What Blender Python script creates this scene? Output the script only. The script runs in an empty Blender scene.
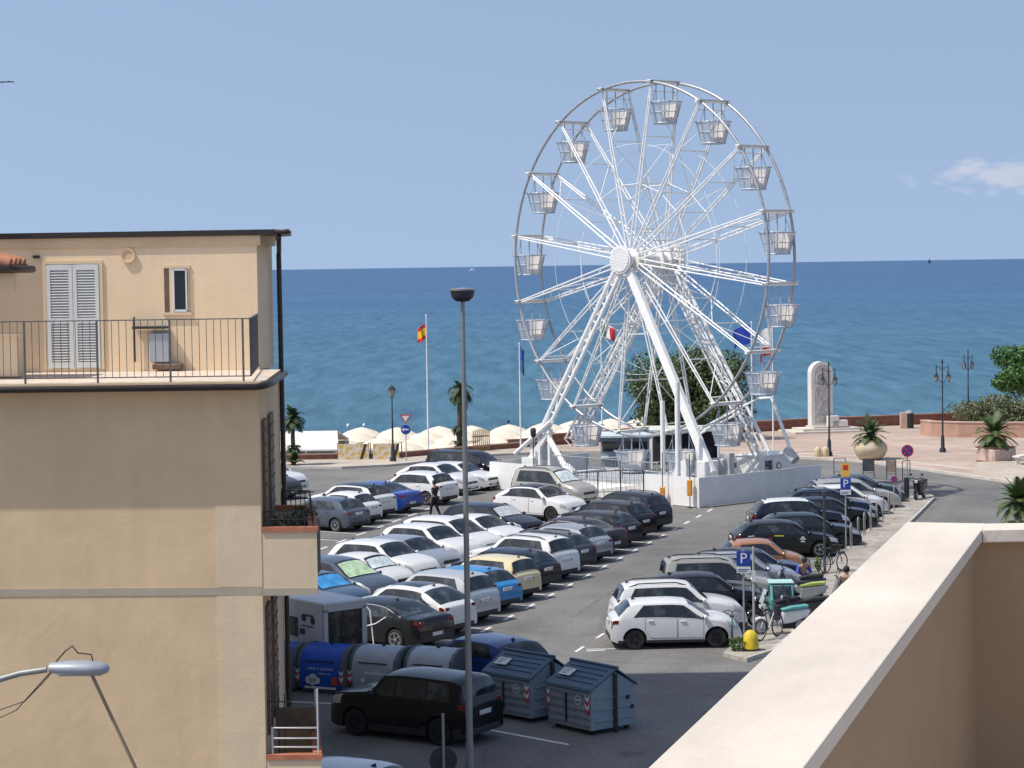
import bpy, math, random
from math import sin, cos, pi, sqrt, radians, atan2
from mathutils import Vector, Matrix
random.seed(7)
S = bpy.context.scene
COL = S.collection
YAW = radians(16.6)
EYE = Vector((0, 0, 11.8))

def G(X, D, z=0.0):
    """site survey frame (X to the right of, D metres out from the terrace) -> world"""
    return Vector((X*cos(YAW)-D*sin(YAW), X*sin(YAW)+D*cos(YAW), z))

# ------------------------------------------------------------------ mesh helper
class MB:
    def __init__(s): s.v = []; s.f = []; s.m = []
    def add(s, vs, fs, mi=0, M=None):
        o = len(s.v)
        for p in vs:
            p = Vector(p)
            s.v.append(M @ p if M is not None else p)
        for f in fs:
            s.f.append(tuple(i+o for i in f)); s.m.append(mi)
        return s
    def box(s, c, d, mi=0, rz=0.0, M=None, ch=0.0):
        x, y, z = d[0]/2, d[1]/2, d[2]/2
        R = Matrix.Translation(Vector(c)) @ Matrix.Rotation(rz, 4, 'Z')
        if M is not None: R = M @ R
        if ch <= 0:
            vs = [(a*x, b*y, e*z) for e in (-1, 1) for a, b in ((-1,-1),(1,-1),(1,1),(-1,1))]
            fs = [(3,2,1,0),(4,5,6,7),(0,1,5,4),(1,2,6,5),(2,3,7,6),(3,0,4,7)]
        else:
            ch = min(ch, x*.9, y*.9, z*.9)
            vs = []
            for (e, zz, k) in ((0,-z,ch),(1,-z+ch,0),(2,z-ch,0),(3,z,ch)):
                xx, yy = x-k, y-k
                c2 = ch if k == 0 else 0
                xx2, yy2 = x-max(k, ch), y-max(k, ch)
                vs += [(-xx2,-yy,zz),(xx2,-yy,zz),(xx,-yy2,zz),(xx,yy2,zz),(xx2,yy,zz),(-xx2,yy,zz),(-xx,yy2,zz),(-xx,-yy2,zz)]
            fs = [tuple(range(7,-1,-1)), tuple(range(24,32))]
            for r in range(3):
                for i in range(8):
                    j = (i+1) % 8
                    fs.append((r*8+i, r*8+j, r*8+8+j, r*8+8+i))
        return s.add(vs, fs, mi, R)
    def cyl(s, p0, p1, r0, r1=None, n=8, mi=0, caps=True):
        p0, p1 = Vector(p0), Vector(p1)
        r1 = r0 if r1 is None else r1
        d = (p1-p0)
        if d.length < 1e-6: return s
        d.normalize()
        a = d.orthogonal().normalized(); b = d.cross(a)
        vs = []
        for p, r in ((p0, r0), (p1, r1)):
            for i in range(n):
                t = 2*pi*i/n
                vs.append(p + a*(r*cos(t)) + b*(r*sin(t)))
        fs = [(i, (i+1) % n, n+(i+1) % n, n+i) for i in range(n)]
        if caps: fs += [tuple(range(n-1,-1,-1)), tuple(range(n, 2*n))]
        return s.add(vs, fs, mi)
    def tube(s, pts, r, n=6, mi=0, caps=True, r_end=None):
        pts = [Vector(p) for p in pts]
        m = len(pts); vs = []; a = None
        for k, p in enumerate(pts):
            d = (pts[min(k+1, m-1)] - pts[max(k-1, 0)])
            if d.length < 1e-9: d = Vector((0,0,1))
            d.normalize()
            if a is None: a = d.orthogonal().normalized()
            else:
                a = a - d*a.dot(d)
                a = a.normalized() if a.length > 1e-6 else d.orthogonal().normalized()
            b = d.cross(a)
            rr = r if r_end is None else r + (r_end-r)*k/(m-1)
            for i in range(n):
                t = 2*pi*i/n
                vs.append(p + a*(rr*cos(t)) + b*(rr*sin(t)))
        fs = []
        for k in range(m-1):
            for i in range(n):
                j = (i+1) % n
                fs.append((k*n+i, k*n+j, k*n+n+j, k*n+n+i))
        if caps: fs += [tuple(range(n-1,-1,-1)), tuple(range((m-1)*n, m*n))]
        return s.add(vs, fs, mi)
    def lathe(s, prof, c=(0,0,0), n=16, mi=0, M=None):
        vs = []; fs = []
        for r, z in prof:
            for i in range(n):
                t = 2*pi*i/n
                vs.append((c[0]+r*cos(t), c[1]+r*sin(t), c[2]+z))
        for k in range(len(prof)-1):
            for i in range(n):
                j = (i+1) % n
                fs.append((k*n+i, k*n+j, k*n+n+j, k*n+n+i))
        if prof[0][0] > 1e-4: fs.append(tuple(range(n-1,-1,-1)))
        if prof[-1][0] > 1e-4: fs.append(tuple(range((len(prof)-1)*n, len(prof)*n)))
        return s.add(vs, fs, mi, M)
    def prism(s, poly, z0, z1, mi=0, top_mi=None):
        """vertical extrusion of a counter-clockwise polygon of (x,y)"""
        n = len(poly)
        vs = [(p[0], p[1], z0) for p in poly] + [(p[0], p[1], z1) for p in poly]
        s.add(vs, [tuple(range(n-1,-1,-1))] + [(i, (i+1) % n, n+(i+1) % n, n+i) for i in range(n)], mi)
        s.add(vs[n:], [tuple(range(n))], mi if top_mi is None else top_mi)
        return s
    def slab(s, pts, vec, mi=0):
        """extrude a planar 3d polygon along vec"""
        n = len(pts); vec = Vector(vec)
        a = [Vector(p) for p in pts]
        vs = a + [p+vec for p in a]
        return s.add(vs, [tuple(range(n-1,-1,-1)), tuple(range(n, 2*n))] + [(i, (i+1) % n, n+(i+1) % n, n+i) for i in range(n)], mi)
    def build(s, name, mats, parent=None, loc=None, rz=0.0, smooth=None, bevel=0.0):
        me = bpy.data.meshes.new(name)
        me.from_pydata([tuple(p) for p in s.v], [], s.f)
        if not isinstance(mats, (list, tuple)): mats = [mats]
        for m in mats: me.materials.append(m)
        if len(mats) > 1: me.polygons.foreach_set('material_index', s.m)
        if smooth is not None:
            me.shade_smooth(); me.set_sharp_from_angle(angle=radians(smooth))
        me.update()
        o = bpy.data.objects.new(name, me); COL.objects.link(o)
        if parent is not None: o.parent = parent
        if loc is not None: o.location = loc
        o.rotation_euler = (0, 0, rz)
        if bevel > 0:
            md = o.modifiers.new('bevel', 'BEVEL'); md.width = bevel; md.segments = 2; md.limit_method = 'ANGLE'
        return o

def tag(o, label=None, cat=None, group=None, kind=None):
    if label: o['label'] = label
    if cat: o['category'] = cat
    if group: o['group'] = group
    if kind: o['kind'] = kind
    return o
def thing(name, label, cat, loc=(0,0,0), rz=0.0, group=None):
    o = bpy.data.objects.new(name, None); COL.objects.link(o)
    o.location = loc; o.rotation_euler = (0, 0, rz); o.empty_display_size = .3
    return tag(o, label, cat, group)
def copy_tree(o, parent=None):
    c = o.copy(); COL.objects.link(c); c.parent = parent
    for ch in list(o.children): copy_tree(ch, c)
    return c

# ------------------------------------------------------------------ materials
MATS = {}
def mat(name, col, rough=.6, metal=0.0, var=0.0, scale=3.0, bump=0.0, bscale=60.0, spec=.5, coat=0.0, alpha=1.0, stretch=None, col2=None, detail=4.0, thr=None):
    if name in MATS: return MATS[name]
    m = bpy.data.materials.new(name); m.use_nodes = True
    nt = m.node_tree; b = nt.nodes['Principled BSDF']
    b.inputs['Base Color'].default_value = (*col, 1)
    b.inputs['Roughness'].default_value = rough
    b.inputs['Metallic'].default_value = metal
    b.inputs['Specular IOR Level'].default_value = spec
    b.inputs['Coat Weight'].default_value = coat
    b.inputs['Coat Roughness'].default_value = .05
    b.inputs['Alpha'].default_value = alpha
    tc = None
    def coords(st=None):
        tc = nt.nodes.new('ShaderNodeTexCoord')
        if st is None: return tc.outputs['Object']
        mp = nt.nodes.new('ShaderNodeMapping'); mp.inputs['Scale'].default_value = st
        nt.links.new(tc.outputs['Object'], mp.inputs['Vector']); return mp.outputs['Vector']
    if var > 0 or col2 is not None:
        n = nt.nodes.new('ShaderNodeTexNoise'); n.inputs['Scale'].default_value = scale
        n.inputs['Detail'].default_value = detail; n.inputs['Roughness'].default_value = .6
        nt.links.new(coords(stretch), n.inputs['Vector'])
        r = nt.nodes.new('ShaderNodeValToRGB')
        lo, hi = thr or (.3, .7)
        r.color_ramp.elements[0].position = lo; r.color_ramp.elements[1].position = hi
        if col2 is None:
            r.color_ramp.elements[0].color = (*[c*(1-var) for c in col], 1)
            r.color_ramp.elements[1].color = (*[min(1, c*(1+var)) for c in col], 1)
        else:
            r.color_ramp.elements[0].color = (*col, 1); r.color_ramp.elements[1].color = (*col2, 1)
        nt.links.new(n.outputs['Fac'], r.inputs['Fac'])
        nt.links.new(r.outputs['Color'], b.inputs['Base Color'])
    if bump > 0:
        n = nt.nodes.new('ShaderNodeTexNoise'); n.inputs['Scale'].default_value = bscale; n.inputs['Detail'].default_value = 5
        nt.links.new(coords(), n.inputs['Vector'])
        bp = nt.nodes.new('ShaderNodeBump'); bp.inputs['Strength'].default_value = bump; bp.inputs['Distance'].default_value = .02
        nt.links.new(n.outputs['Fac'], bp.inputs['Height']); nt.links.new(bp.outputs['Normal'], b.inputs['Normal'])
    MATS[name] = m
    return m

white_paint = mat('white_paint', (.72,.72,.70), .45, var=.06, scale=2.5)
steel_white = mat('white_steel', (.80,.80,.78), .4, var=.07, scale=4)
grey_metal = mat('galvanised_steel', (.36,.37,.38), .45, .4, var=.12, scale=8)
dark_metal = mat('dark_iron', (.035,.036,.04), .5, .3, var=.2, scale=8)
black_plastic = mat('black_plastic', (.018,.018,.02), .55, var=.15, scale=6)
rubber = mat('rubber', (.014,.014,.015), .85, var=.2, scale=20)
brown_gutter = mat('brown_gutter', (.035,.024,.02), .4, .2, var=.2, scale=5)

# ------------------------------------------------------------------ camera, sun, sky
cam = bpy.data.cameras.new('camera'); co = bpy.data.objects.new('camera', cam); COL.objects.link(co)
cam.sensor_width = 36; cam.lens = 2270/1024*36; cam.clip_start = .1; cam.clip_end = 60000
pit = math.atan(118.4/2270); roll = .0148
Fv = Vector((-sin(YAW)*cos(pit), cos(YAW)*cos(pit), -sin(pit)))
R0 = Vector((cos(YAW), sin(YAW), 0)); U0 = R0.cross(Fv)
Rv = R0*cos(roll) - U0*sin(roll); Uv = R0*sin(roll) + U0*cos(roll)
M = Matrix.Identity(4)
for i in range(3): M[i][0] = Rv[i]; M[i][1] = Uv[i]; M[i][2] = -Fv[i]; M[i][3] = EYE[i]
co.matrix_world = M
S.camera = co

SUN_EL = atan2(.85, sqrt(.50**2+.17**2))
sun_h = (R0*-.50 + Vector((-sin(YAW), cos(YAW), 0))*-.17).normalized()
to_sun = (sun_h*cos(SUN_EL) + Vector((0,0,sin(SUN_EL)))).normalized()
sl = bpy.data.lights.new('sun', 'SUN'); sl.energy = 3.1; sl.angle = radians(.5); sl.color = (1, .95, .87)
so = bpy.data.objects.new('sun', sl); COL.objects.link(so)
so.rotation_euler = (-to_sun).to_track_quat('-Z', 'Y').to_euler(); so.location = (-60, -30, 80)

w = bpy.data.worlds.new('World'); S.world = w; w.use_nodes = True
nt = w.node_tree; bg = nt.nodes['Background']
sky = nt.nodes.new('ShaderNodeTexSky'); sky.sky_type = 'NISHITA'; sky.sun_disc = False
sky.sun_elevation = SUN_EL
sky.sun_rotation = atan2(to_sun.x, to_sun.y)
sky.air_density = 1.0; sky.dust_density = 1.0; sky.ozone_density = 2.0; sky.altitude = 0
tint = nt.nodes.new('ShaderNodeMix'); tint.data_type = 'RGBA'; tint.blend_type = 'MULTIPLY'; tint.inputs['Factor'].default_value = 1
nt.links.new(sky.outputs['Color'], tint.inputs['A'])
tint.inputs['B'].default_value = (1.31, 1.14, 1.01, 1)
# hazy summer air: the dome is evened out, low directions look a little higher up
stc = nt.nodes.new('ShaderNodeTexCoord')
ssp = nt.nodes.new('ShaderNodeSeparateXYZ'); nt.links.new(stc.outputs['Generated'], ssp.inputs['Vector'])
def mth(op, a, b=None, c=None):
    n = nt.nodes.new('ShaderNodeMath'); n.operation = op
    for i, q in enumerate((a, b, c)):
        if q is None: continue
        if isinstance(q, (int, float)): n.inputs[i].default_value = q
        else: nt.links.new(q, n.inputs[i])
    return n.outputs[0]
scb = nt.nodes.new('ShaderNodeCombineXYZ')
nt.links.new(ssp.outputs['X'], scb.inputs['X']); nt.links.new(ssp.outputs['Y'], scb.inputs['Y'])
nt.links.new(mth('MULTIPLY_ADD', mth('MAXIMUM', ssp.outputs['Z'], 0.0), .55, .30), scb.inputs['Z'])
vn = nt.nodes.new('ShaderNodeVectorMath'); vn.operation = 'NORMALIZE'; nt.links.new(scb.outputs['Vector'], vn.inputs[0])
nt.links.new(vn.outputs['Vector'], sky.inputs['Vector'])
# a small bank of cumulus over the sea, part of the sky itself (world directions)
geo = nt.nodes.new('ShaderNodeTexCoord')
sep = nt.nodes.new('ShaderNodeSeparateXYZ'); nt.links.new(geo.outputs['Generated'], sep.inputs['Vector'])
def mth(op, a, b=None, c=None):
    n = nt.nodes.new('ShaderNodeMath'); n.operation = op
    for i, q in enumerate((a, b, c)):
        if q is None: continue
        if isinstance(q, (int, float)): n.inputs[i].default_value = q
        else: nt.links.new(q, n.inputs[i])
    return n.outputs[0]
az = mth('ARCTAN2', sep.outputs['X'], sep.outputs['Y'])
el = mth('ARCSINE', sep.outputs['Z'])
cmb = nt.nodes.new('ShaderNodeCombineXYZ')
nt.links.new(mth('MULTIPLY', az, 45.0), cmb.inputs['X']); nt.links.new(mth('MULTIPLY', el, 110.0), cmb.inputs['Y'])
nz = nt.nodes.new('ShaderNodeTexNoise'); nz.inputs['Scale'].default_value = 1.6; nz.inputs['Detail'].default_value = 6; nz.inputs['Roughness'].default_value = .55
nt.links.new(cmb.outputs['Vector'], nz.inputs['Vector'])
# envelope: centred on the direction of the bank, a few degrees wide, just above the horizon
dx = mth('DIVIDE', mth('SUBTRACT', az, radians(-16.6+12.6)), radians(3.0))
dy = mth('DIVIDE', mth('SUBTRACT', el, radians(2.02)), radians(.62))
env = mth('SUBTRACT', 1.0, mth('ADD', mth('MULTIPLY', dx, dx), mth('MULTIPLY', dy, dy)))
den = mth('MULTIPLY', mth('ADD', mth('MULTIPLY', env, .60), mth('MULTIPLY', mth('SUBTRACT', nz.outputs['Fac'], .66), 1.6)), 1.1)
den = mth('MINIMUM', mth('MAXIMUM', den, 0.0), .42)
cl = nt.nodes.new('ShaderNodeMix'); cl.data_type = 'RGBA'
nt.links.new(den, cl.inputs['Factor']); nt.links.new(tint.outputs['Result'], cl.inputs['A'])
cl.inputs['B'].default_value = (4.9, 4.6, 4.8, 1)
nt.links.new(cl.outputs['Result'], bg.inputs['Color'])
bg.inputs['Strength'].default_value = .12

S.view_settings.view_transform = 'Standard'; S.view_settings.look = 'None'
S.view_settings.gamma = 1; S.view_settings.exposure = .5
S.cycles.use_denoising = True
S.cycles.max_bounces = 6; S.cycles.transparent_max_bounces = 12
# ================================================================== GROUND, ROADS, SEA
asphalt = mat('asphalt', (.178,.174,.168), .9, var=.20, scale=.35, bump=.25, bscale=40, detail=8)
def asphalt_detail(m):
    nt = m.node_tree; b = nt.nodes['Principled BSDF']
    src = b.inputs['Base Color'].links[0].from_socket
    tc = nt.nodes.new('ShaderNodeTexCoord')
    n = nt.nodes.new('ShaderNodeTexNoise'); n.inputs['Scale'].default_value = 9; n.inputs['Detail'].default_value = 8; n.inputs['Roughness'].default_value = .7
    mp = nt.nodes.new('ShaderNodeMapping'); mp.inputs['Scale'].default_value = (1, .25, 1)
    nt.links.new(tc.outputs['Object'], mp.inputs['Vector']); nt.links.new(mp.outputs['Vector'], n.inputs['Vector'])
    v = nt.nodes.new('ShaderNodeTexVoronoi'); v.feature = 'DISTANCE_TO_EDGE'; v.inputs['Scale'].default_value = .16
    nt.links.new(tc.outputs['Object'], v.inputs['Vector'])
    r = nt.nodes.new('ShaderNodeValToRGB'); r.color_ramp.elements[0].color = (.72,.72,.72,1); r.color_ramp.elements[1].position = .75; r.color_ramp.elements[1].color = (1.12,1.12,1.1,1); r.color_ramp.elements[0].position = .25
    nt.links.new(n.outputs['Fac'], r.inputs['Fac'])
    r2 = nt.nodes.new('ShaderNodeValToRGB'); r2.color_ramp.elements[0].color = (.86,.86,.86,1); r2.color_ramp.elements[1].position = .012; r2.color_ramp.elements[1].color = (1,1,1,1)
    nt.links.new(v.outputs['Distance'], r2.inputs['Fac'])
    cur = src
    for rr in (r, r2):
        mx = nt.nodes.new('ShaderNodeMix'); mx.data_type = 'RGBA'; mx.blend_type = 'MULTIPLY'; mx.inputs['Factor'].default_value = 1
        nt.links.new(cur, mx.inputs['A']); nt.links.new(rr.outputs['Color'], mx.inputs['B']); cur = mx.outputs['Result']
    nt.links.new(cur, b.inputs['Base Color'])
asphalt_detail(asphalt)
def asphalt_wear(m):
    # tyre-polished lanes running along the aisles, and dark oil drips
    nt = m.node_tree; b = nt.nodes['Principled BSDF']; cur = b.inputs['Base Color'].links[0].from_socket
    tc = nt.nodes.new('ShaderNodeTexCoord')
    for (scale, st, lo, hi, c0, c1) in ((.55,(1,.05,1),.35,.65,(.88,.88,.88),(1.07,1.065,1.06)), (.9,(1,1,1),.27,.36,(.66,.66,.66),(1,1,1)), (.05,(1,1,1),.35,.65,(.88,.88,.89),(1.08,1.07,1.05))):
        mp = nt.nodes.new('ShaderNodeMapping'); mp.inputs['Scale'].default_value = st
        n = nt.nodes.new('ShaderNodeTexNoise'); n.inputs['Scale'].default_value = scale; n.inputs['Detail'].default_value = 5
        nt.links.new(tc.outputs['Object'], mp.inputs['Vector']); nt.links.new(mp.outputs['Vector'], n.inputs['Vector'])
        r = nt.nodes.new('ShaderNodeValToRGB'); r.color_ramp.elements[0].position = lo; r.color_ramp.elements[1].position = hi
        r.color_ramp.elements[0].color = (*c0,1); r.color_ramp.elements[1].color = (*c1,1); nt.links.new(n.outputs['Fac'], r.inputs['Fac'])
        mx = nt.nodes.new('ShaderNodeMix'); mx.data_type = 'RGBA'; mx.blend_type = 'MULTIPLY'; mx.inputs['Factor'].default_value = 1
        nt.links.new(cur, mx.inputs['A']); nt.links.new(r.outputs['Color'], mx.inputs['B']); cur = mx.outputs['Result']
    nt.links.new(cur, b.inputs['Base Color'])
asphalt_wear(asphalt)
def joints(m, sx, sy, amt=.80):
    nt = m.node_tree; b = nt.nodes['Principled BSDF']; src = b.inputs['Base Color'].links[0].from_socket
    tc = nt.nodes.new('ShaderNodeTexCoord'); mp = nt.nodes.new('ShaderNodeMapping'); mp.inputs['Rotation'].default_value = (0,0,radians(24))
    br = nt.nodes.new('ShaderNodeTexBrick'); br.inputs['Color1'].default_value = (1.04,1.03,1.02,1); br.inputs['Color2'].default_value = (.93,.93,.93,1); br.inputs['Mortar'].default_value = (amt,amt,amt,1)
    br.inputs['Scale'].default_value = 1.0; br.inputs['Brick Width'].default_value = sx; br.inputs['Row Height'].default_value = sy; br.inputs['Mortar Size'].default_value = .02
    nt.links.new(tc.outputs['Object'], mp.inputs['Vector']); nt.links.new(mp.outputs['Vector'], br.inputs['Vector'])
    n = nt.nodes.new('ShaderNodeTexNoise'); n.inputs['Scale'].default_value = .12; n.inputs['Detail'].default_value = 6; nt.links.new(tc.outputs['Object'], n.inputs['Vector'])
    r = nt.nodes.new('ShaderNodeValToRGB'); r.color_ramp.elements[0].position = .35; r.color_ramp.elements[1].position = .65; r.color_ramp.elements[0].color = (.86,.85,.85,1); r.color_ramp.elements[1].color = (1.05,1.05,1.04,1); nt.links.new(n.outputs['Fac'], r.inputs['Fac'])
    cur = src
    for o in (br.outputs['Color'], r.outputs['Color']):
        mx = nt.nodes.new('ShaderNodeMix'); mx.data_type = 'RGBA'; mx.blend_type = 'MULTIPLY'; mx.inputs['Factor'].default_value = 1
        nt.links.new(cur, mx.inputs['A']); nt.links.new(o, mx.inputs['B']); cur = mx.outputs['Result']
    nt.links.new(cur, b.inputs['Base Color'])
pave_pink = mat('pink_paving', (.44,.34,.28), .85, var=.14, scale=.5, bump=.2, bscale=30)
pave_cream = mat('cream_paving', (.47,.41,.34), .85, var=.13, scale=.6, bump=.2, bscale=30)
pave_walk = mat('worn_pavement', (.34,.31,.27), .9, var=.30, scale=.9, bump=.3, bscale=25, detail=8)
joints(pave_pink, 1.6, .8); joints(pave_cream, 1.2, .6); joints(pave_walk, .8, .4, .72)
kerb_stone = mat('kerb_stone', (.50,.46,.41), .8, var=.15, scale=1.5)
line_white = mat('worn_white_line', (.66,.66,.64), .8, col2=(.32,.32,.31), scale=6, thr=(.52,.75))
sand = mat('sand', (.52,.42,.30), .95, var=.15, scale=.8)

def sheet(name, pts, z, m, kind='structure'):
    mb = MB(); mb.add([(p[0], p[1], z) for p in pts], [tuple(range(len(pts)))])
    return tag(mb.build(name, m), kind=kind)
def Gp(pts): return [G(*p)[:2] for p in pts]

# land: one sheet from behind the terrace to the sea wall
wall_line = [(-60,138.9),(-14,138.9),(-7.4,138.9),(-2.3,143.4),(3,147.5),(12,153.4),(20,157.9),(27.4,160.4),(40,164.5),(90,176)]
sheet('ground', Gp([(-120,-60),(120,-60),(90,176)] + wall_line[::-1][1:] + [(-120,138.9)]), 0, asphalt)
beach_edge = [(a, b+36) for a, b in wall_line]
mbb = MB()
n = len(wall_line)
vs = [G(a, b+.3, -2.4) for a, b in wall_line] + [G(a, b+22, -2.6) for a, b in wall_line] + [G(a, b+60, -5.2) for a, b in wall_line]
mbb.add(vs, [(k*n+i, k*n+i+1, k*n+n+i+1, k*n+n+i) for k in (0,1) for i in range(n-1)])
tag(mbb.build('beach', sand), kind='structure')

# far pavement (promenade) with its kerb
kerb_pts = [(-60,136.5),(-14,134.4),(-12.6,134.2),(-10.1,133.5),(-7.6,134.4),(-5,137),(-2.0,140.6),(3,142.6),(9,141.6),(14,138.6),(18.9,134.3),(21.0,131.8),(23.4,126.2),(24.9,122.2),(26.4,118.6),(26.3,112),(24.4,104.5),(22.4,97.6),(20.3,94.4),(20,60)]
outer = [(a, b-.31) for a, b in wall_line[:-1]] + [(90,120),(90,60)]
left = [p for p in kerb_pts if p[0] < 5] + [(6,142.5)]
pl = [p for p in kerb_pts if p[0] < 3.5]
mb = MB()
mb.prism(Gp(pl + [(3,147.2)] + [p for p in outer if p[0] < 2][::-1]), -.1, .12)
tag(mb.build('pavement', pave_cream), kind='structure')
mb = MB()
pr = [p for p in kerb_pts if p[0] >= 3]
mb.prism(Gp(pr + outer[::-1][:-4]), -.1, .12)
tag(mb.build('pavement', pave_pink), kind='structure')
def strip(name, pts, wdt, z0, z1, m, side=1, kind='structure'):
    """raised strip following a polyline, wdt metres to its left"""
    P = [Vector(G(*p)[:2]) for p in pts]; L = []
    for i, p in enumerate(P):
        d = (P[min(i+1, len(P)-1)] - P[max(i-1, 0)]).normalized()
        L.append(p + Vector((-d.y, d.x))*wdt*side)
    mb = MB()
    for i in range(len(P)-1):
        q = [P[i], P[i+1], L[i+1], L[i]]
        if side < 0: q = q[::-1]
        mb.prism(q, z0, z1)
    return tag(mb.build(name, m), kind=kind) if kind else mb.build(name, m)
strip('kerb', kerb_pts, -.32, -.1, .135, kerb_stone, side=1)
# pale slab band along the kerb of the right-hand promenade, and the raised island
strip('paved_band', [(17.2,137.8),(20.6,135.2),(23.2,130.0),(25.2,126.0),(27.5,124.5)], .5, .1, .126, kerb_stone)
island = [(25.3,124.8),(26.0,120.4),(26.8,116.6),(33,113),(44,116),(44,127),(33,130),(26.6,129)]
mb = MB(); mb.prism(Gp(island), .1, .24, 0, 1); tag(mb.build('raised_island', [kerb_stone, pave_cream]), kind='structure')

# pavement between the right-hand row of cars and the side street
sw = [(-13.35,66.5),(-12.55,65.7),(-12.05,67.3),(-11.95,90),(-11.95,103),(-12.0,112.6),(-12.4,114.0),(-13.0,114.2),(-13.35,113)]
mb = MB(); mb.prism(sw, -.1, .12); tag(mb.build('pavement', pave_walk), kind='structure')
mb = MB()
ks = [(-12.55,65.7),(-12.05,67.3),(-11.95,90),(-11.95,103),(-12.0,112.6),(-12.4,114.0),(-13.0,114.25)]
for a, b in zip(ks, ks[1:]):
    d = (Vector(b)-Vector(a)).normalized(); nn = Vector((d.y, -d.x))*.08
    mb.prism([a, (a[0]+nn.x, a[1]+nn.y), (b[0]+nn.x, b[1]+nn.y), b], -.1, .13)
tag(mb.build('kerb', kerb_stone), kind='structure')

# painted bay marks
mb = MB()
def mark(x0, y0, x1, y1, wd=.13, z=.005):
    d = Vector((x1-x0, y1-y0)); d.normalize(); nn = Vector((-d.y, d.x))*wd/2
    mb.add([(x0-nn.x,y0-nn.y,z),(x1-nn.x,y1-nn.y,z),(x1+nn.x,y1+nn.y,z),(x0+nn.x,y0+nn.y,z)], [(0,1,2,3)])
for k in range(17):
    y = 64.74 + 2.58*k
    mark(-21.85, y-.55, -21.85, y+.55); k < 12 and mark(-22.05, y+.07, -26.3, y+1.62, .1)
    mark(-31.6, y-.5, -31.6, y+.5, .1)
for k in range(9):
    y = 89.0 + 2.6*k; x = -35.0 - .035*(y-89)
    mark(x, y-.6, x, y+.6, .13); mark(x-.2, y+.05, x-4.4, y+1.3, .1)
for k in range(18):
    y = 66.9 + 2.55*k
    mark(-17.9, y-.5, -17.9, y+.5, .1); mark(-17.7, y, -13.6, y+1.45, .09)
mark(-17.6, 66.6, -17.1, 66.9, .13)
mark(-18.4,55.4,-14.6,53.4,.13); mark(-24.9,57.1,-21.0,57.1,.13)
mark(-30.6,84.2,-30.1,84.6,.2)
tag(mb.build('painted_markings', line_white), kind='structure')
# darker repaired patches and oil stains in the asphalt
mb = MB()
patchm = mat('asphalt_patch', (.135,.133,.13), .9, var=.25, scale=1.2)
for (x, y, a, b, r) in [(-16.2,60.5,.5,.25,.4),(-15.2,58.9,.4,.2,.2),(-19.9,78,.10,5.5,.03),(-10.2,116,1.4,.9,.3)]:
    R = Matrix.Rotation(r, 2)
    pts = []
    for k in range(14):
        t = 2*pi*k/14; q = R @ Vector((a*cos(t)*random.uniform(.8,1.1), b*sin(t)*random.uniform(.8,1.1)))
        pts.append((x+q.x, y+q.y, .003))
    mb.add(pts, [tuple(range(14))])
tag(mb.build('asphalt_patches', patchm), kind='structure')

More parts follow.
